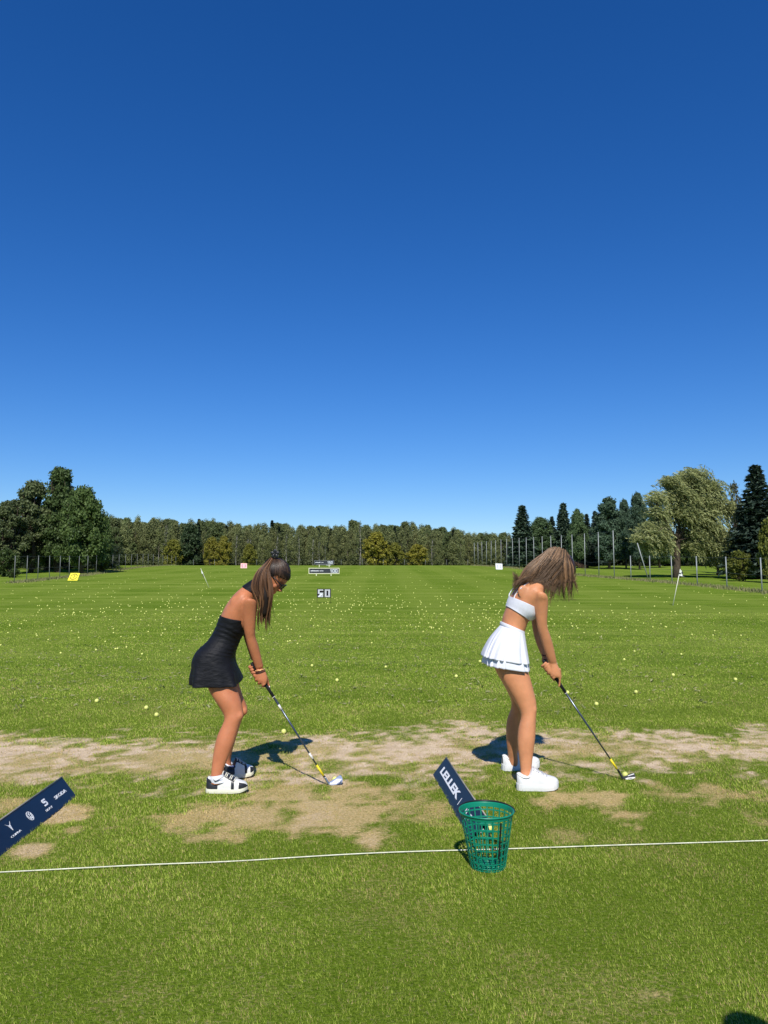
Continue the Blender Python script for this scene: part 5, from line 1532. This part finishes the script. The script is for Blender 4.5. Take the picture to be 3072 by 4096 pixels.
skirt = build('skirt', mb, mwhite_f, w2, smooth=True); skirt.modifiers.new('t', 'SOLIDIFY').thickness = .002
mb = MB(); loft(mb, secs(C2, Lo, .985), 168, 8, cap=False, mod=pleat(.10, .6, 15), pw=lambda t: .75 + .25 * t)
build('under_skirt', mb, mwhite_f, skirt).modifiers.new('t', 'SOLIDIFY').thickness = .002
mb = MB(); loft(mb, secs(C2, W_, 1.01), 48, 5, cap=False)
build('waistband', mb, mwhite_f, skirt).modifiers.new('t', 'SOLIDIFY').thickness = .004
# shoes
P2 = {'mats': {'sole': mwl2, 'upper': mwl2, 'heel_panel': mwl2, 'eyestay': mwl2}, 'fn': lambda s, q: 'heel_panel' if s < .12 else ('eyestay' if (.36 < s < .74 and q > .62) else 'upper')}
hN2 = G(1850 + 440 / 2.0107, 2150 + 2040 / 2.0107); tN2 = G(1850 + 786 / 2.0107, 2150 + 2046 / 2.0107)
shoe(w2, hN2 + (0, .03, .004), tN2 + (0, .045, .004), .112, 'shoe', P2, .040, laces=mlace2)
hF2 = G(1850 + 322 / 2.0107, 2150 + 1880 / 2.0107); tF2 = G(1850 + 628 / 2.0107, 2150 + 1868 / 2.0107)
shoe(w2, hF2 + (0, .02, .004), tF2 + (0, .04, .004), .112, 'shoe', P2, .040, laces=mlace2)
bracelet(W2h, (395, 335), (560, 330), ZH + .030, .026, 0, mbead, .0038, w2)
# hair
sd2 = np.cross(up2, fw2)
mb = MB()
rows = [(-.09, -.09, .02, .060), (-.05, -.105, .05, .078), (-.005, -.112, .075, .086), (.035, -.114, .108, .088), (.075, -.104, .102, .080), (.105, -.07, .066, .056), (.122, -.03, .02, .02)]
loft(mb, [(hc2 + up2 * u + fw2 * (a + b) / 2, fw2 * (b - a) / 2, sd2 * w) for (u, a, b, w) in rows], 28, 4)
mhair_core2 = mat('brown_hair', (.04, .02, .010), rough=.4, spec=.45)
hair2 = build('hair', mb, mhair_core2, w2, fix=True)
r = np.random.default_rng(92)
ti = np.array([0, .12, .25, .38, .5, .62, .75, .88, 1.0])
rootP = np.array([(690, 100), (700, 92), (720, 86), (745, 82), (770, 84), (795, 92), (820, 104), (838, 122), (850, 150)], float)
midP = np.array([(540, 215), (575, 225), (610, 230), (655, 225), (705, 215), (760, 215), (815, 215), (855, 220), (880, 235)], float)
mid2 = np.array([(450, 340), (490, 320), (560, 310), (640, 320), (700, 330), (770, 340), (820, 340), (862, 335), (893, 340)], float)
endP = np.array([(405, 442), (430, 410), (520, 352), (610, 392), (680, 470), (735, 490), (790, 482), (850, 462), (905, 490)], float)
it = lambda A, t: np.array([np.interp(t, ti, A[:, 0]), np.interp(t, ti, A[:, 1])])
Sx, Rx, Cx = [], [], []; K = 20
ends2 = [(tq, r.normal() * 14, r.normal() * 22 + r.uniform(-95, 22), r.random()) for tq in np.sort(r.random(56))]
for i in range(3400):
    t = r.random() ** 1.12; b = r.uniform(-1, 1) if r.random() < .5 else -1 + .35 * r.random() ** 2
    j = r.normal(size=2)
    lk = ends2[int(np.argmin([abs(l[0] - t) + .03 * r.random() for l in ends2]))]; e = it(endP, .75 * lk[0] + .25 * t) + (lk[1], lk[2]) + j * (5, 7) + (0, r.uniform(-45, 0) if t < .55 else r.uniform(-130, 15)); m1 = it(midP, t) + j * 4; m2 = it(mid2, .5 * lk[0] + .5 * t) + j * 5; r0 = it(rootP, t) + r.normal(size=2) * 4
    if r.random() < .04: e = e + (r.uniform(-10, 40), r.uniform(0, 40))
    dp = [b * .05, b * .098, b * .108 - .004, b * (.10 + .02 * r.normal())]
    q = catmull(np.array([(*r0, dp[0]), (*m1, dp[1]), (*m2, dp[2]), (*e, dp[3])]), 8); q = resample(q, K)
    tt = np.linspace(0, 1, K); ph = lk[3] * 40
    wv_ = (6 + 5 * math.sin(ph * 3)) * tt * np.sin(tt * (4 + 3 * lk[3]) + ph) + r.normal() * 1.5 * tt
    Sx.append([C2(q[k, 0] + wv_[k], q[k, 1] + wv_[k] * .4, ZC + q[k, 2]) for k in range(K)]); Rx.append(np.linspace(.0018, .0004, K))
    s = (.72 * lk[3] + .28 * r.random()) ** 1.5 * (.8 if t < .7 else 1.0); Cx.append(np.array((.036, .021, .012)) * (1 - s) + np.array((.44, .25, .125)) * s)
for i in range(60):           # strands swept across the near side
    x0, y0 = r.uniform(560, 700), r.uniform(180, 330)
    y1 = r.uniform(340, 420)
    q = catmull(np.array([(x0 + 120, y0 - 70), (x0 + 40, y0 + 30), (x0 - 20, y1 - 10), (x0 + 40, y1 + 20), (x0 + 110, y1 + 70)], float), 5); q = resample(q, K)
    Sx.append([C2(a[0], a[1], ZC - .118) for a in q]); Rx.append(np.linspace(.0016, .0005, K)); Cx.append(np.array((.12, .075, .045)))
for i in range(80):           # wisps at the forehead blowing out to the right and ends
    if i < 40: q = np.array([(840, 150), (870, 180), (910, 205 + r.uniform(-10, 20)), (950 + r.uniform(0, 60), 235 + r.uniform(-10, 25))], float)
    else:
        x0 = r.uniform(700, 900); q = np.array([(x0 - 20, 360), (x0, 440), (x0 + r.uniform(-20, 20), 490), (x0 + r.uniform(-40, 60), 500 + r.uniform(0, 30))], float)
    q = resample(catmull(q, 6), K)
    Sx.append([C2(a[0], a[1], ZC - .03 + r.normal() * .002) for a in q]); Rx.append(np.linspace(.0012, .0004, K)); Cx.append(np.array((.09, .055, .033)))
strands_mesh('loose_strands', np.array(Sx), np.array(Rx), np.array(Cx), mhair, hair2)

# ============ clubs
msteel = mat('shaft_steel', (.10, .12, .15), rough=.28, spec=.6, metal=.8)
mchrome = mat('polished_head', (.55, .56, .58), rough=.22, metal=.9, var=.1, scale=20)
mgrip = mat('rubber_grip', (.014, .015, .017), rough=.7, bump=.3, bscale=300)
myb = mat('yellow_band', (.80, .62, .02), rough=.4); mwb = mat('white_band', (.72, .70, .66), rough=.4); mgun = mat('dark_head', (.05, .052, .056), rough=.35, metal=.5)
def golf_club(cr, hcr, butt, gend, send, bands, ferr, hosel, poly, inner, Yg, Yhead, label, mhead, minner):
    def lp(t):   # along butt..send in crop coordinates and depth
        x = butt[0] + (send[0] - butt[0]) * t; y = butt[1] + (send[1] - butt[1]) * t
        return cr(x, y, Yg + (Yhead - Yg) * t)
    tg = (gend[1] - butt[1]) / (send[1] - butt[1])
    root = empty('golf_club', G(700 + 1250 / 2.01, 3140) if cr is C1 else cr(1300, 1950, Yhead)); tag(root, label, 'golf club')
    build('shaft', MB().tube([lp(tg * .9), lp((tg + 1) / 2), lp(1.0)], [.0074, .0062, .0050], 10), msteel, root)
    build('grip', MB().tube([lp(-.002), lp(0.004), lp(.05), lp(tg * .6), lp(tg)], [.010, .0142, .0136, .012, .0100], 12), mgrip, root)
    build('grip_ring', MB().tube([lp(tg - .006), lp(tg - .002)], [.0106, .0106], 12), mwb, root)
    for (y0, y1, m) in bands:
        t0 = (y0 - butt[1]) / (send[1] - butt[1]); t1 = (y1 - butt[1]) / (send[1] - butt[1])
        build('shaft_band', MB().tube([lp(t0), lp(t1)], .0074, 10), m, root)
    build('ferrule', MB().tube([lp(.985), hcr(*ferr, Yhead)], [.0062, .0074], 10), mblackp, root)
    hp = [hcr(*q, Yhead) for q in hosel]
    hd = build('club_head', MB().tube(catmull(hp, 4), np.linspace(.0072, .0085, 4 * (len(hp) - 1) + 1), 10), mhead, root)
    lo = min(hcr(*q, Yhead)[2] for q in poly)
    def f(q, dy=0):
        p = hcr(*q, Yhead); return p + (0, dy + (p[2] - lo) * .35, 0)
    build('blade', MB().prism([f(q, .002) for q in poly], (0, .011, 0)), mhead, hd, smooth=False, fix=True)
    for pl, m, d in inner:
        build('back_plate', MB().prism([f(q, .002 - d) for q in pl], (0, d + .002, 0)), m, hd, smooth=False, fix=True)
    return root
K1 = cropper(1200, 2950, 7.54); K2 = cropper(2380, 2950, 7.54)
gh1 = G(1200 + 900 / 7.54, 2950 + 1440 / 7.54); gh2 = G(2380 + 900 / 7.54, 2950 + 1265 / 7.54)
golf_club(C1, K1, (618, 1006), (796, 1287), (1198, 1922), [(1345, 1382, mwb), (1735, 1780, mwb), (1830, 1916, myb)], (755, 1215), [(745, 1195), (790, 1275), (835, 1350), (880, 1405), (920, 1420)],
          [(870, 1372), (1190, 1172), (1240, 1188), (1275, 1250), (1282, 1330), (1245, 1400), (1100, 1432), (920, 1447), (868, 1425)],
          [([(930, 1380), (1110, 1262), (1262, 1270), (1180, 1350), (1080, 1412), (925, 1420)], mwb, .0025), ([(1115, 1420), (1190, 1370), (1255, 1310), (1248, 1385)], mgun, .003)], YH, gh1[1], 'iron golf club held by the black-dressed woman, pale silver head', mchrome, mwb)
golf_club(C2, K2, (652, 985), (838, 1254), (1247, 1868), [(1782, 1862, myb)], (735, 1045), [(725, 1030), (765, 1100), (810, 1190), (850, 1235), (900, 1245)],
          [(850, 1212), (1000, 1160), (1190, 1095), (1218, 1120), (1228, 1215), (1185, 1272), (1050, 1284), (920, 1268), (835, 1252)],
          [([(1000, 1162), (1185, 1102), (1205, 1120), (1010, 1176)], mwb, .002), ([(912, 1245), (1000, 1215), (1215, 1198), (1222, 1222), (1120, 1262), (1000, 1272), (930, 1262)], mwb, .0025), ([(1000, 1248), (1080, 1232), (1130, 1232), (1070, 1248)], mgun, .0035)], ZH, gh2[1], 'iron golf club held by the white-dressed woman, dark head with white inlay', mgun, mwb)
def ball_px(cr, x, y, Y, label, me=bm_y):
    p = cr(x, y, Y); ball((p[0], p[1], max(0.0, p[2] - BR)), label, me=me)
ball_px(K1, 1060, 1270, gh1[1] + .05, 'yellow ball behind the pale silver club head')
ball_px(K2, 908, 1118, gh2[1] + .04, 'yellow ball at the dark club head of the white-dressed golfer')
p = G(1700 + 958 / 3.687, 2980 + 1310 / 3.687); ball(p, 'yellow ball on the grass seen through the green basket', dz=.01)
p = G(1700 + 815 / 3.687, 2980 + 1325 / 3.687); ball(p, 'white ball on the grass seen through the green basket', me=bm_w, dz=.008)

# ============ onlooker beside the camera whose head throws the shadow at the bottom right
sh = G(2958, 4060); cot = 1 / math.tan(R(SUN_EL)); hb = 1.74
ob = np.array((sh[0] - hb * cot * math.sin(-R(SUN_AZ)), sh[1] - hb * cot, 0.0))
mb = MB()
def blk(z, wx, wy, dx=0.0, dy=0.0): return (ob + (dx, dy, z), np.array((wx, 0, 0)), np.array((0, wy, 0)))
loft(mb, [blk(.80, .16, .10), blk(.95, .175, .115), blk(1.08, .14, .10), bl_ if False else blk(1.22, .155, .11), blk(1.36, .18, .105), blk(1.43, .12, .08), blk(1.48, .055, .055), blk(1.53, .05, .055)], 20, 4)
for s in (-1, 1):
    loft(mb, [blk(.86, .085, .09, s * .09), blk(.5, .06, .065, s * .10), blk(.3, .052, .058, s * .105), blk(.08, .038, .042, s * .11), blk(.03, .042, .07, s * .11, .03), blk(.0, .045, .11, s * .11, .05)], 14, 4)
    loft(mb, [blk(1.39, .05, .05, s * .17), blk(1.1, .042, .042, s * .22), blk(.86, .032, .032, s * .235, .03), blk(.76, .02, .036, s * .235, .05), blk(.68, .014, .03, s * .235, .06)], 12, 4)
head(mb, ob + (0, 0, 1.61), np.array((0, 0, 1.)), np.array((0, 1., 0)))
onl = remesh(mb, 'person', mskin2, ob, .012, 3)
tag(onl, 'onlooker beside the camera whose head shadow falls at the bottom right corner', 'person')
mb = MB(); mb.ell(ob + (0, -.015, 1.635), (.088, .105, .10)); mb.ell(ob + (-.005, -.02, 1.735), (.035, .035, .03)); build('hair', mb, mhair_core1, onl)
mb = MB(); loft(mb, [blk(.70, .24, .19), blk(.95, .19, .13), blk(1.08, .155, .115), blk(1.36, .195, .12), blk(1.44, .13, .09)], 24, 4, cap=False); build('dress', mb, mblack_f, onl)
